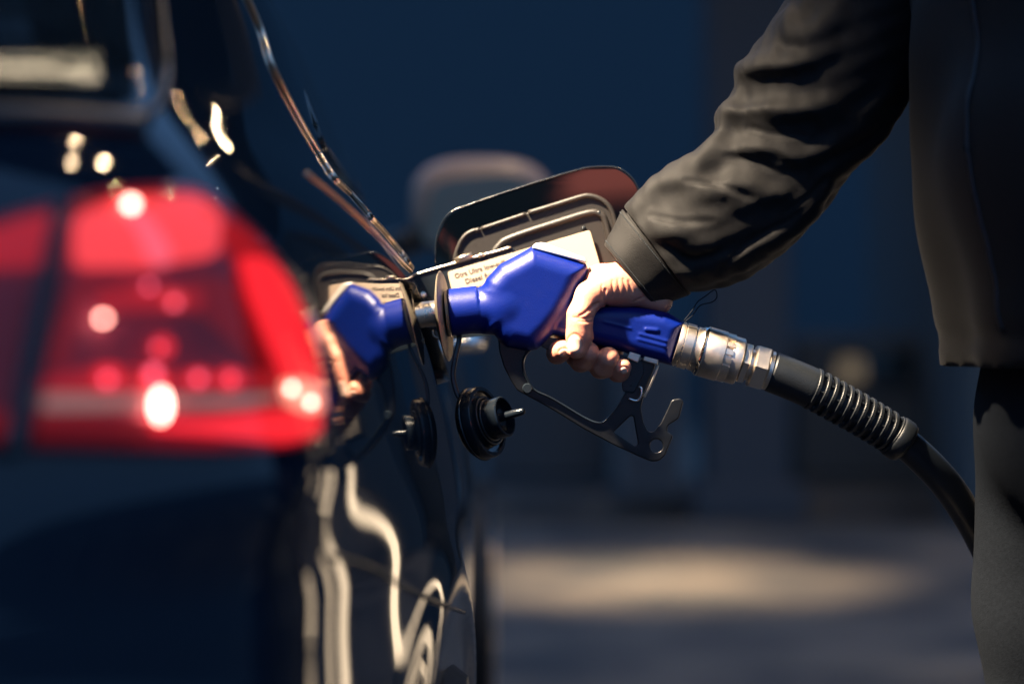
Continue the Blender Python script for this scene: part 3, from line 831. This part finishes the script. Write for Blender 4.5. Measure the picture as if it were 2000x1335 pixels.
V, F = lathe(W((1030, 758, 16)), (0, 1, 0), [(-.0035, .0045), (-.001, .0055), (.016, .0055)], 20); mesh('pivot_pin', V, F, M['blackplastic'], gp, sharp=40)
V, F = tube([W(q) for q in crom([(1246, 755, 10), (1252, 757, 13), (1253, 766, 14), (1250, 776, 14), (1243, 782, 13), (1231, 779, 13), (1229, 777, 9)], 6)], .0016, 8)
mesh('latch_clip', V, F, M['chrome'], nz)
plate('trigger_lever', [rnd([(1046, 655), (1090, 661), (1150, 678), (1215, 692), (1256, 706), (1258, 730), (1238, 768), (1216, 764), (1214, 750), (1228, 716), (1180, 706), (1090, 694), (1050, 672)], 4, 3)], -2, 13, 2, M['blackplastic'], nz)
V, F = box((0, 0, 0), (1, 1, 1))
def obox(c, s, ang, mat, name, bv=.0012):
    V, F = box((0, 0, 0), s); R = Matrix.Rotation(ang, 3, 'Y'); V = [np.array(R @ Vector(v)) + W(c) for v in V]
    o = mesh(name, V, F, mat, nz, smooth=False); bevel(o, bv); return o
obox((1271, 699, 0), (.0165, .022, .0105), math.radians(16), M['steel'], 'bracket')
obox((1238, 695, 4), (.013, .018, .0105), math.radians(24), M['brass'], 'bracket')
V, F = tube([W(q) for q in crom([(1286, 712, 11), (1277, 735, 12), (1266, 760, 12), (1258, 775, 11)], 6)], .0012, 8); mesh('return_spring', V, F, M['steel'], nz)

# swivel coupling
ca2 = np.array([.9593, 0, -.2823]); c0 = W((1325, 671, 0))
def cpl(name, prof, mat, parent=nz, **kw):
    V, F = lathe(c0, ca2, [(t * K, r * K) for t, r in prof], kw.pop('n', 64), **kw); return mesh(name, V, F, mat, parent, sharp=30)
swv = cpl('swivel_coupling', [(-4, 40), (-4, 43.5), (0, 44.5), (4, 44.5), (5, 42.5), (7, 42.5), (8, 45), (25, 45), (26, 41.5), (29, 41.5), (30, 43.5), (38, 44), (46, 49), (48, 50), (87, 50), (88.5, 48), (88.5, 42),
                      (103, 42), (103, 45.5), (105, 46.5), (123, 46.5), (125, 44.5), (125, 38)], M['brass'])
# slotted ring
Vs = []; 
a2, x2, y2 = frame(ca2)
def sector(t0, t1, r0, r1, th0, th1, n=6):
    V = []; F = []
    for i in range(n + 1):
        th = th0 + (th1 - th0) * i / n; e_ = x2 * math.cos(th) + y2 * math.sin(th)
        for t, r in ((t0, r0), (t1, r0), (t1, r1), (t0, r1)): V.append(c0 + a2 * t * K + e_ * r * K)
    for i in range(n):
        for j in range(4):
            F.append((i * 4 + j, i * 4 + (j + 1) % 4, (i + 1) * 4 + (j + 1) % 4, (i + 1) * 4 + j))
    F.append((0, 1, 2, 3)); F.append((n * 4 + 3, n * 4 + 2, n * 4 + 1, n * 4)); return V, F
secs = []
th = 0.35
pat = [.20, .20, .20, .85, .20, .20, .20, .85, .20, .20, .20, .85]
tot = sum(pat) + .12 * len(pat)
scl = 2 * math.pi / tot
for wd in pat:
    secs.append(sector(87, 104, 40, 48.5, th, th + wd * scl, 8)); th += (wd + .12) * scl
V, F = join_np(secs); mesh('slotted_ring', V, F, M['brass'], swv, smooth=False)
cpl('hex_nut', [(126, 38), (126.5, 41), (128, 44), (139, 44), (141, 41), (142, 33)], M['brass'], sides=6, n=48)
cpl('neck', [(140, 31), (151, 31)], M['steel'])
cpl('hex_nut', [(148, 34), (149, 42), (152, 47), (176, 47), (180, 43), (181, 36)], M['brass'], sides=6, n=48)
cpl('collar', [(179, 37), (180, 39), (187, 39), (187, 34)], M['steel'])
cpl('lip_ring', [(41, 45), (43, 47.5), (47, 50.8), (48.5, 50.8), (49, 49)], M['chrome'], swv)

# ------------------------------------------------------------------ fuel hose
hs = thing('fuel_hose', 'black fuel hose with a ribbed sleeve running behind the leg', 'hose', tuple(W((1700, 815, 0))))
cl = crom([(1505, 724.5, 0), (1545, 740, 0), (1590, 760, 0), (1640, 787, -1), (1690, 815, -3), (1745, 849, -7), (1790, 884, -15), (1840, 935, -35), (1880, 990, -70), (1915, 1050, -110), (1945, 1120, -150), (1975, 1230, -180), (2010, 1400, -190)], 12)
wl = W(cl); iE = 12 * 5
def seglen(a, b): return wl[a:b + 1]
V, F = tube(seglen(0, 12 * 2), [.0205] + [.0222] * 23 + [.0218], 40); slv = mesh('sleeve', V, F, M['rubber'], hs, sharp=40)
rr = []
path = seglen(12 * 2 - 1, iE + 5); V, F = tube(path, .0192, 36); rr.append((V, F))
nrib = 12
pl = np.cumsum(np.r_[0, np.linalg.norm(np.diff(path, axis=0), axis=1)]); Lp = pl[-1]
def at_len(s):
    p = np.array([np.interp(s, pl, path[:, k]) for k in range(3)]); q = np.array([np.interp(s + 1e-3, pl, path[:, k]) for k in range(3)])
    return p, (q - p) / 1e-3 if s < Lp - 1e-3 else (path[-1] - path[-2]) / np.linalg.norm(path[-1] - path[-2])
for i in range(nrib):
    p, t = at_len(Lp * (.01 + .87 * i / (nrib - 1)))
    ra = .0232 - .0006 * i / nrib
    tt = t / np.linalg.norm(t) + np.array([.05, .12, .06]) * (1 if i < nrib - 1 else 0)
    rr.append(lathe(p, tt, [(-.0024, .0185), (-.0022, ra - .0006), (-.0015, ra), (.0015, ra), (.0022, ra - .0006), (.0024, .0185)], 40))
    if i < nrib - 1:   # the little bridges between the ribs
        p2, t2 = at_len(Lp * (.01 + .87 * (i + 1) / (nrib - 1)))
        for th in np.linspace(0, 2 * math.pi, 7)[:-1]:
            th = th + (i % 2) * .5
            a3, x3, y3 = frame(t); e3 = (x3 * math.cos(th) + y3 * math.sin(th)) * (ra - .0030)
            rr.append(tube([p + e3, p2 + e3], .0022, 6))
V, F = join_np(rr); mesh('ribbed_sleeve', V, F, M['rubber'], hs, sharp=40)
p, t = at_len(Lp * .955)
V, F = lathe(p, t, [(-.010, .018), (-.009, .0225), (-.006, .0238), (.004, .0238), (.008, .0220), (.010, .0170)], 40); mesh('end_collar', V, F, M['rubber'], hs, sharp=60)
tail = np.vstack([wl[iE:], crom([wl[-1] + np.array([0.001, .0, -.001]), np.array([.62, 2.62, .30]), np.array([.78, 2.9, .06]), np.array([1.3, 3.3, .02]), np.array([2.6, 3.6, .02]), np.array([4.0, 3.6, .02])], 12)])
V, F = tube(tail, .0172, 28); mesh('hose_line', V, F, princ('smooth black hose', (.010, .014, .020), .34, bump=.15, bscale=500), hs)

# ------------------------------------------------------------------ person
per = thing('person', 'person in a dark jacket and grey trousers holding the nozzle', 'person', (.58, 2.02, 0))
def fingers(p):
    r = None
    FN = [[(1108, 606, -66, 22), (1088, 668, -66, 21), (1088, 690, -12, 20), (1093, 686, 16, 21), (1100, 683, 34, 18.5)],
          [(1142, 618, -76, 23), (1126, 694, -70, 22), (1135, 704, -12, 22), (1141, 700, 15, 23), (1149, 688, 35, 21.5)],
          [(1174, 630, -76, 22), (1164, 706, -68, 22), (1174, 717, -12, 22), (1180, 714, 13, 23.5), (1188, 699, 33, 22)],
          [(1204, 642, -68, 19), (1196, 714, -58, 18), (1206, 727, -10, 18), (1211, 727, 11, 18), (1216, 717, 27, 17.5)]]
    for f in FN:
        c = chain(p, f, 5)
        r = c if r is None else smin(r, c, 2.5)
    return r
def f_hand(p):
    th = chain(p, [(1192, 558, 12, 37), (1152, 578, 38, 28.5), (1133, 615, 51, 25), (1132, 634, 54, 24.5), (1131, 654, 54, 25), (1125, 681, 61, 19.5)], 7)
    pad = cap(p, (1136, 658, 46), (1131, 680, 50), 22, 18)
    th = smin(th, pad, 8)
    wr = chain(p, [(1330, 500, -25, 44), (1262, 536, -8, 43), (1215, 556, 2, 42), (1180, 552, 0, 36)], 14)
    heel = cap(p, (1240, 566, 6), (1290, 588, -4), 30, 24)
    web = cap(p, (1168, 545, 2), (1150, 566, -20), 26, 24)
    r = smin(smin(smin(wr, heel, 14), web, 14), th, 13)
    for a, b in (((1236, 560, -40, 34), (1112, 600, -66, 24)), ((1240, 570, -42, 34), (1144, 614, -76, 25)), ((1246, 580, -42, 32), (1176, 626, -76, 24)), ((1252, 586, -38, 28), (1206, 638, -68, 21))):
        r = smin(r, cap(p, a[:3], b[:3], a[3], b[3]), 12)
    r = smin(r, fingers(p), 1.5)
    return r
creases = []
for (a, b, c, rr_) in (((1150, 604), (1140, 612), (1132, 616), 1.5), ((1157, 618), (1145, 622), (1120, 620), 1.4), ((1156, 628), (1146, 628), (1130, 627), 1.2), ((1168, 592), (1160, 597), (1152, 604), 2.6),
                       ((1182, 566), (1181, 585), (1186, 600), 2.4), ((1196, 548), (1197, 566), (1196, 580), 0.9), ((1207, 545), (1209, 562), (1210, 578), 0.9), ((1217, 545), (1221, 560), (1222, 574), 0.9),
                       ((1228, 548), (1232, 562), (1234, 572), 0.9), ((1176, 556), (1176, 568), (1176, 580), 0.9), ((1240, 588), (1256, 580), (1268, 572), 2.0)):
    pts = []
    for q in crom([a, b, c], 4):
        d = surf_d(f_hand, q[0], q[1], 120, -60)
        if d is not None: pts.append((q[0], q[1], d))
    if len(pts) > 2: creases.append((np.array(pts), rr_))
for (cu_, cv_, ax_, ay_, a0, a1) in ((1122, 671, 15.5, 18.5, math.pi * .95, math.pi * 2.25), (1101, 689, 10, 9, 3.4, 6.0), (1218, 724, 8, 8, 3.4, 6.0)):
    pts = []
    for t_ in np.linspace(a0, a1, 16):
        uu, vv = cu_ + ax_ * math.cos(t_), cv_ + ay_ * math.sin(t_); d = surf_d(f_hand, uu, vv, 120, -60)
        if d is not None: pts.append((uu, vv, d + .4))
    if len(pts) > 3: creases.append((np.array(pts), 1.5))
def f_hand2(p):
    r = f_hand(p)
    for pts, rr_ in creases:
        lo = pts.min(0) - 12; hi = pts.max(0) + 12
        m = ((p > lo) & (p < hi)).all(-1)
        if not m.any(): continue
        c = chain(p[m], [(*q, rr_) for q in pts], 1)
        r[m] = smax(r[m], -c, 4)
    return r
HV, HF = surfnets(f_hand2, (1055, 480, -112), (1345, 765, 92), 2.1)
HVw = W(HV)

# body under the clothes and the head (mostly outside the frame)
def sc(p, c, s): return (p - np.array(c)) / np.array(s)
def wcap(p, pts, k=.02): return chain(p, pts, k)
def f_bodyw(p):
    q = p * np.array([1, .62, 1])
    r = wcap(q, [(.59, 2.02 * .62, .92, .095), (.58, 2.02 * .62, 1.12, .10), (.56, 2.02 * .62, 1.36, .115)], .04)
    r = smin(r, wcap(p, [(.55, 2.02, 1.42, .07), (.535, 2.02, 1.56, .058)]), .03)
    hd = (np.linalg.norm(sc(p, (.515, 2.02, 1.68), (.098, .078, .118)), axis=-1) - 1) * .08
    jaw = (np.linalg.norm(sc(p, (.475, 2.02, 1.625), (.055, .055, .06)), axis=-1) - 1) * .05
    r = smin(r, smin(hd, jaw, .03), .03)
    r = smin(r, wcap(p, [(.425, 2.02, 1.685, .010), (.405, 2.02, 1.655, .014)]), .012)        # nose
    r = smin(r, wcap(p, [(.418, 2.002, 1.622, .007), (.418, 2.038, 1.622, .007)]), .008)      # lips
    for s in (-1, 1):
        r = smin(r, wcap(p, [(.525, 2.02 + s * .078, 1.695, .014), (.52, 2.02 + s * .080, 1.665, .010)]), .006)   # ears
        r = smin(r, wcap(p, [(.432, 2.02 + s * .032, 1.705, .010), (.437, 2.02 + s * .05, 1.703, .008)]), .012)    # brows
        r = smin(r, wcap(p, [(.55, 2.02 + s * .10, 1.43, .06), (.56, 2.02 + s * .185, 1.40, .055)]), .03)
        r = smin(r, wcap(p, [(.603, 2.02 + s * .085, .92, .070), (.600, 2.02 + s * .085, .5, .045), (.605, 2.02 + s * .088, .12, .036)]), .03)
    # left arm at the side
    r = smin(r, wcap(p, [(.56, 1.835, 1.40, .05), (.62, 1.80, 1.12, .042), (.56, 1.79, .88, .028)]), .02)
    r = smin(r, wcap(p, [(.56, 1.79, .88, .028), (.545, 1.79, .82, .032)]), .01)
    for i, (dx, l) in enumerate(((-.026, .062), (-.009, .072), (.009, .068), (.025, .055))):
        r = smin(r, wcap(p, [(.545 + dx, 1.79, .80, .011), (.540 + dx, 1.80, .80 - l * .5, .0095), (.533 + dx, 1.812, .80 - l, .0085)], .005), .004)
    r = smin(r, wcap(p, [(.525, 1.79, .85, .014), (.505, 1.80, .815, .011), (.502, 1.805, .785, .010)], .005), .008)
    # right arm inside the sleeve
    sh = (.55, 2.20, 1.40); el = tuple(W((1590, 250, -45))); wr = tuple(W((1300, 515, -20)))
    r = smin(r, wcap(p, [(*sh, .052), (*el, .044), (*wr, .027)]), .02)
    return r
BVt, BF = surfnets(f_bodyw, (.15, 1.66, .08), (.82, 2.36, 1.84), .012)
V, F = join_np([(HVw, HF), (BVt, BF)])
pb = mesh('body', V, F, M['skin'], per)
# nails
def nailpatch(u, v, wu, wv, ang, f, off=1.0):
    V = []; F = []; n = 20; rings = 6
    ca, sa = math.cos(ang), math.sin(ang)
    def pt(x, y, o):
        uu = u + x * ca - y * sa; vv = v + x * sa + y * ca
        d = surf_d(f, uu, vv, 110, -60); return None if d is None else (uu, vv, d + o)
    allp = []
    allp.append(pt(0, 0, off))
    for r in range(1, rings + 1):
        for k in range(n):
            t = 2 * math.pi * k / n; c, s = math.cos(t), math.sin(t)
            x = wu / 2 * abs(c) ** .75 * np.sign(c) * r / rings; y = wv / 2 * abs(s) ** .75 * np.sign(s) * r / rings
            allp.append(pt(x, y, off - (.9 if r == rings else 0)))
    if any(a is None for a in allp): return None
    for k in range(n): F.append((0, 1 + k, 1 + (k + 1) % n))
    for r in range(rings - 1):
        for k in range(n):
            a = 1 + r * n + k; b = 1 + r * n + (k + 1) % n; F.append((a, a + n, b + n, b))
    return W(np.array(allp)), F
for args in ((1122, 673, 27, 33, .04), (1101, 689, 17, 15, -.35), (1218, 724, 13, 13, -.3)):
    q = nailpatch(*args, f_hand, 1.5)
    if q: mesh('nail', q[0], q[1], M['nail'], pb)
for s in (-1, 1):
    c = np.array([.440, 2.02 + s * .034, 1.688])
    V, F = lathe(c - np.array([.006, 0, 0]), (-1, 0, 0), [(-.008, .006), (0, .0125), (.006, .009), (.008, .003)], 20); mesh('eye', V, F, princ('eye white', (.75, .72, .68), .2), pb)

def f_hair(p):
    r = (np.linalg.norm(sc(p, (.525, 2.02, 1.70), (.108, .088, .118)), axis=-1) - 1) * .08
    r = np.maximum(r, -(p[:, 0] - .445) * .8 + (p[:, 2] - 1.80) * -.2)
    return np.maximum(r, -(p[:, 2] - 1.66) + (p[:, 0] < .52) * .05)
V, F = surfnets(f_hair, (.38, 1.90, 1.60), (.66, 2.14, 1.85), .010); mesh('hair', V, F, M['hair'], per)

# trousers
def f_tr(p):
    q = p * np.array([1, .62, 1])
    r = wcap(q, [(.598, 2.02 * .62, .98, .112), (.600, 2.02 * .62, .86, .118)], .04)
    for s, dx in ((-1, .02), (1, -.004)):
        y = 2.02 + s * .085
        l = wcap(p, [(.593 + dx, y, .86, .098), (.588 + dx, y, .66, .090), (.595 + dx, y, .50, .082), (.60 + dx, y, .20, .070), (.605 + dx, y, .07, .066)], .02)
        l += .004 * np.sin(p[:, 2] * 60 + p[:, 1] * 30) * np.clip((.62 - p[:, 2]) * 3, 0.15, 1) + .003 * np.sin(p[:, 2] * 23 + p[:, 0] * 40)
        r = smin(r, l, .025)
    return np.maximum(r, np.maximum(.075 - p[:, 2], p[:, 2] - 1.03))
V, F = surfnets(f_tr, (.38, 1.76, .04), (.76, 2.28, 1.04), .010); tr = mesh('trousers', V, F, M['denim'], per)
# side seam of the trousers
for s in (-1, 1):
    y = 2.02 + s * .09
    def f_sh(p):
        r = wcap(p, [(.66, y, .05, .038), (.60, y, .055, .040), (.50, y, .035, .034), (.46, y, .03, .028)], .02)
        r = smin(r, wcap(p, [(.63, y, .10, .045), (.61, y, .06, .045)]), .02)
        return np.maximum(r, .004 - p[:, 2])
    V, F = surfnets(f_sh, (.40, y - .07, -.02), (.74, y + .07, .17), .008); sh_ = mesh('shoe', V, F, princ('black shoe leather', (.03, .03, .03), .4), per)
    ol = [(.70, -.03), (.70, .03), (.62, .042), (.50, .044), (.43, .03), (.425, -.02), (.5, -.044), (.62, -.042)]
    V = [(a, y + b, z) for z in (.0015, .014) for a, b in rnd(ol, .02, 4)]; n = len(V) // 2
    mesh('sole', V, [tuple(range(n)), tuple(range(n, 2 * n))] + [(k, (k + 1) % n, n + (k + 1) % n, n + k) for k in range(n)], M['rubber'], sh_, smooth=False)

# jacket: detailed right sleeve in pixel space
SL = [(1282, 482, -12, 96), (1318, 462, -14, 106), (1356, 444, -18, 120), (1400, 424, -22, 128), (1450, 392, -28, 126), (1505, 332, -36, 128), (1545, 262, -44, 136), (1600, 176, -52, 148), (1660, 92, -60, 150), (1730, -20, -72, 160), (1850, -130, -90, 165)]
def f_sl0(p):
    q = p.copy(); q[:, 2] = (q[:, 2] + 25) / .80 - 25
    r = chain(q, SL, 22) * .9
    return r
RID = [  # ridges: pixel polyline, radius, sink
    ([(1250, 404), (1300, 362), (1360, 360), (1452, 388)], 26, 17), ([(1322, 338), (1372, 322), (1440, 340), (1518, 380)], 24, 16),
    ([(1392, 296), (1430, 276), (1490, 282), (1562, 302)], 26, 17), ([(1418, 224), (1470, 208), (1540, 212), (1622, 208)], 28, 19),
    ([(1452, 140), (1500, 132), (1560, 128), (1618, 96)], 24, 16), ([(1540, 40), (1570, 70), (1600, 60), (1640, 20)], 24, 16),
    ([(1280, 440), (1320, 452), (1380, 478)], 22, 15), ([(1300, 520), (1360, 530), (1440, 500)], 24, 18),
    ([(1450, 500), (1530, 440), (1590, 370)], 24, 16), ([(1500, 470), (1570, 420), (1610, 350)], 16, 10), ([(1620, 330), (1690, 280), (1750, 200)], 22, 14), ([(1600, 290), (1680, 240), (1740, 160)], 18, 12)]
VAL = [([(1262, 428), (1300, 398), (1370, 404), (1450, 430)], 14, 7), ([(1320, 352), (1352, 343), (1410, 360), (1478, 385)], 12, 6), ([(1392, 322), (1430, 308), (1490, 325), (1550, 352)], 12, 7),
       ([(1420, 250), (1455, 246), (1520, 262), (1600, 268)], 12, 7), ([(1440, 180), (1480, 172), (1540, 168), (1590, 160)], 11, 7), ([(1508, 96), (1524, 112), (1560, 110)], 10, 7), ([(1504, 150), (1512, 185)], 9, 6),
       ([(1456, 470), (1520, 430), (1580, 372)], 9, 6)]
def prep(lst, sign):
    out = []
    for pts, rr_, sink in lst:
        cc_ = crom(pts, 5); q = []
        for i, (u, v) in enumerate(cc_):
            d = surf_d(f_sl0, u, v, 160, -60)
            if d is None: continue
            tp = math.sin(math.pi * min(1, max(0, (i + 1) / (len(cc_) + 1)))) ** .5
            q.append((u, v, d - sink - 2 + 5 * tp, rr_ * (.5 + .5 * tp)) if sign > 0 else (u, v, d + rr_ * 2.6 + 5 - (sink + 2) * tp, rr_ * 2.6))
        if len(q) > 1: out.append(q)
    return out
RG = prep(RID, 1); VG = prep(VAL[2:5], -1)
SLC = np.array([1262, 462, 0.]); SLN = np.array([.80, -.60, 0.])
def f_sl1(p):
    r = f_sl0(p)
    near = r < 60
    def bb(q, m): a = np.array(q)[:, :3]; return near & ((p > a.min(0) - m) & (p < a.max(0) + m)).all(-1)
    for q in RG:
        m = bb(q, 75)
        if m.any(): r[m] = smin(r[m], chain(p[m], q, 6), 26)
    for q in VG:
        m = bb(q, 60)
        if m.any(): r[m] = smax(r[m], -chain(p[m], q, 6), 22)
    r = r + 1.6 * np.sin(p[:, 0] * .045 + p[:, 1] * .08) * np.sin(p[:, 1] * .05 - p[:, 2] * .06) + .7 * np.sin(p[:, 0] * .13 - p[:, 1] * .07 + p[:, 2] * .1)
    return r
CRE = [[(1270, 418), (1330, 430), (1390, 432)], [(1606, 380), (1545, 428), (1460, 476), (1414, 526)], [(1340, 350), (1400, 358), (1470, 388)], [(1300, 480), (1350, 508), (1420, 490)], [(1530, 420), (1580, 385), (1615, 352)],
       [(1420, 305), (1470, 316), (1530, 340)], [(1460, 250), (1510, 262), (1570, 266)]]
CR = []
for pts in CRE:
    q = []; cc_ = crom(pts, 6)
    for i, (u, v) in enumerate(cc_):
        d = surf_d(f_sl1, u, v, 180, -60)
        tp = math.sin(math.pi * (i + .5) / len(cc_)) ** .6
        if d is not None: q.append((u, v, d + 8.5 - 4.0 * tp, 7.5))
    if len(q) > 1: CR.append(q)
def f_sl(p):
    r = f_sl1(p)
    for q in CR:
        a = np.array(q)[:, :3]; m = (np.abs(r) < 40) & ((p > a.min(0) - 26) & (p < a.max(0) + 26)).all(-1)
        if m.any(): r[m] = smax(r[m], -chain(p[m], q, 2), 7)
    r = smax(r, (SLC - p) @ SLN, 3)
    return np.maximum(r, p[:, 0] - 1840)
SV, SF = surfnets(f_sl, (1170, -180, -200), (1850, 620, 150), 4.2)
def f_tor(p):
    q = p * np.array([1, .60, 1])
    z = p[:, 2]
    r = wcap(q, [(.585, 2.02 * .60, .93, .138), (.572, 2.02 * .60, 1.12, .148), (.555, 2.02 * .60, 1.36, .150)], .04)
    r = smin(r, wcap(p, [(.57, 1.86, 1.40, .085), (.62, 1.81, 1.14, .078), (.575, 1.79, .93, .062)]), .03)
    r = smin(r, wcap(p, [(.56, 2.16, 1.40, .085), (.52, 2.19, 1.36, .085)]), .05)
    fold = .010 * np.sin(p[:, 1] * 42 + z * 6 + .8 * np.sin(z * 9)) * np.clip((1.4 - z) * 2, .2, 1) + .006 * np.sin(z * 34 + p[:, 1] * 28 + p[:, 0] * 30) * np.clip((z - .9) * 3, .3, 1)
    r = r + fold * .7
    # gathered hem
    hem = np.exp(-((z - .955) / .010) ** 2) * .003
    r = r + hem
    r = smin(r, (np.sqrt((np.sqrt(((p[:, 0] - .55) / .085) ** 2 + ((p[:, 1] - 2.02) / .085) ** 2) * .085 - .085) ** 2 + (z - 1.52) ** 2) - .022), .03)
    return np.maximum(np.maximum(r, .925 - z), z - 1.56)
TV, TF = surfnets(f_tor, (.30, 1.66, .90), (.82, 2.34, 1.58), .009)
V, F = join_np([(W(SV), SF), (TV, TF)])
jk = mesh('jacket', V, F, M['cloth'], per, sharp=60)
# zip on the front edge
zp = []
for z in np.linspace(.96, 1.48, 40):
    ys = 1.885
    xs = np.arange(.25, .60, .002); g = f_tor(np.stack([xs, np.full(len(xs), ys), np.full(len(xs), z)], -1)); i = int(np.argmax(g < 0)); zp.append((xs[i] - .001, ys, z))
zp = crom(zp, 3); V, F = tube(zp, .0022, 6)
mesh('zip', V, F, M['blackplastic'], jk)
# cuff
uax = np.array([.775, -.632, 0]); nax = np.array([.632, .775, 0]); dax = np.array([0, 0, 1.0])
def cuffpt(s, th, off=0):
    c = np.array([1232, 540, -10.]) * (1 - s) + np.array([1284, 494, -12.]) * s
    rp = 78 + 24 * s; rd = 58 + 12 * s
    corner = max(0, math.cos(th - math.pi)) ** 6
    rp += 9 * corner * (.4 + .6 * s)
    wob = 1.2 * math.sin(3 * th + s * 2) + .8 * math.sin(7 * th)
    return c + nax * (rp + off + wob) * math.cos(th) + dax * (rd + off + wob) * math.sin(th)
N = 96; M_ = 10; V = []; F = []
prof_ = [(s, 0) for s in np.linspace(0, 1, M_)] + [(s, -5) for s in np.linspace(1, 0, M_)]
# rounded lips
prof_ = [(-.02, -2.5), (0, -.3)] + [(s, .4 * math.sin(s * 9)) for s in np.linspace(.06, .94, M_)] + [(1, -.3), (1.02, -2.5), (1, -5)] + [(s, -5.5) for s in np.linspace(.9, .1, 5)] + [(0, -5)]
for s, o in prof_:
    for k in range(N): V.append(cuffpt(s, 2 * math.pi * k / N, o))
m = len(prof_)
for i in range(m):
    for k in range(N):
        j = (i + 1) % m; F.append((i * N + k, i * N + (k + 1) % N, j * N + (k + 1) % N, j * N + k))
cf = mesh('cuff', W(np.array(V)), F, M['cloth'], jk)
for s in (.09, .91):
    st = []
    for k in range(0, 150):
        t0 = 2 * math.pi * k / 150; t1 = t0 + 2 * math.pi / 150 * .55
        st.append(tube(W(np.array([cuffpt(s, t0, .5), cuffpt(s, (t0 + t1) / 2, 1.1), cuffpt(s, t1, .5)])), .00048, 5))
    V, F = join_np(st); mesh('stitching', V, F, princ('grey thread', (.02, .03, .04), .7), cf)
# inner sleeve between cuff and sleeve
V = []; F = []
for i, s in enumerate(np.linspace(.8, 1.75, 8)):
    for k in range(N): V.append(cuffpt(s, 2 * math.pi * k / N, -12 - 10 * max(0, s - 1)))
for i in range(7):
    for k in range(N): F.append((i * N + k, i * N + (k + 1) % N, (i + 1) * N + (k + 1) % N, (i + 1) * N + k))
F.append(tuple((7 * N + k) for k in range(N)))
mesh('inner_sleeve', W(np.array(V)), F, M['cloth'], jk)
# draw cord loops
V, F = tube(W(crom([(1216, 436, 0), (1223, 438, 4), (1226, 434, 4), (1244, 430, 2), (1252, 440, 0)], 5)), .0014, 6); mesh('drawcord', V, F, M['cream'], jk)
V, F = tube(W(crom([(1234, 450, 4), (1248, 453, 6), (1257, 447, 6), (1258, 438, 2)], 5)), .0018, 6); mesh('drawcord', V, F, M['denim'], jk)
V, F = tube(W(crom([(1336, 626, 30), (1352, 606, 34), (1362, 590, 34), (1378, 578, 30), (1396, 566, 26), (1400, 580, 26), (1390, 590, 28), (1368, 596, 30), (1352, 616, 32), (1338, 628, 31)], 6)), .0006, 6); mesh('drawcord', V, F, M['denim'], jk)
V, F = tube(W(crom([(1344, 532, 58), (1352, 526, 62), (1358, 516, 62), (1361, 510, 58)], 5)), .0016, 6); mesh('drawcord', V, F, M['denim'], jk)
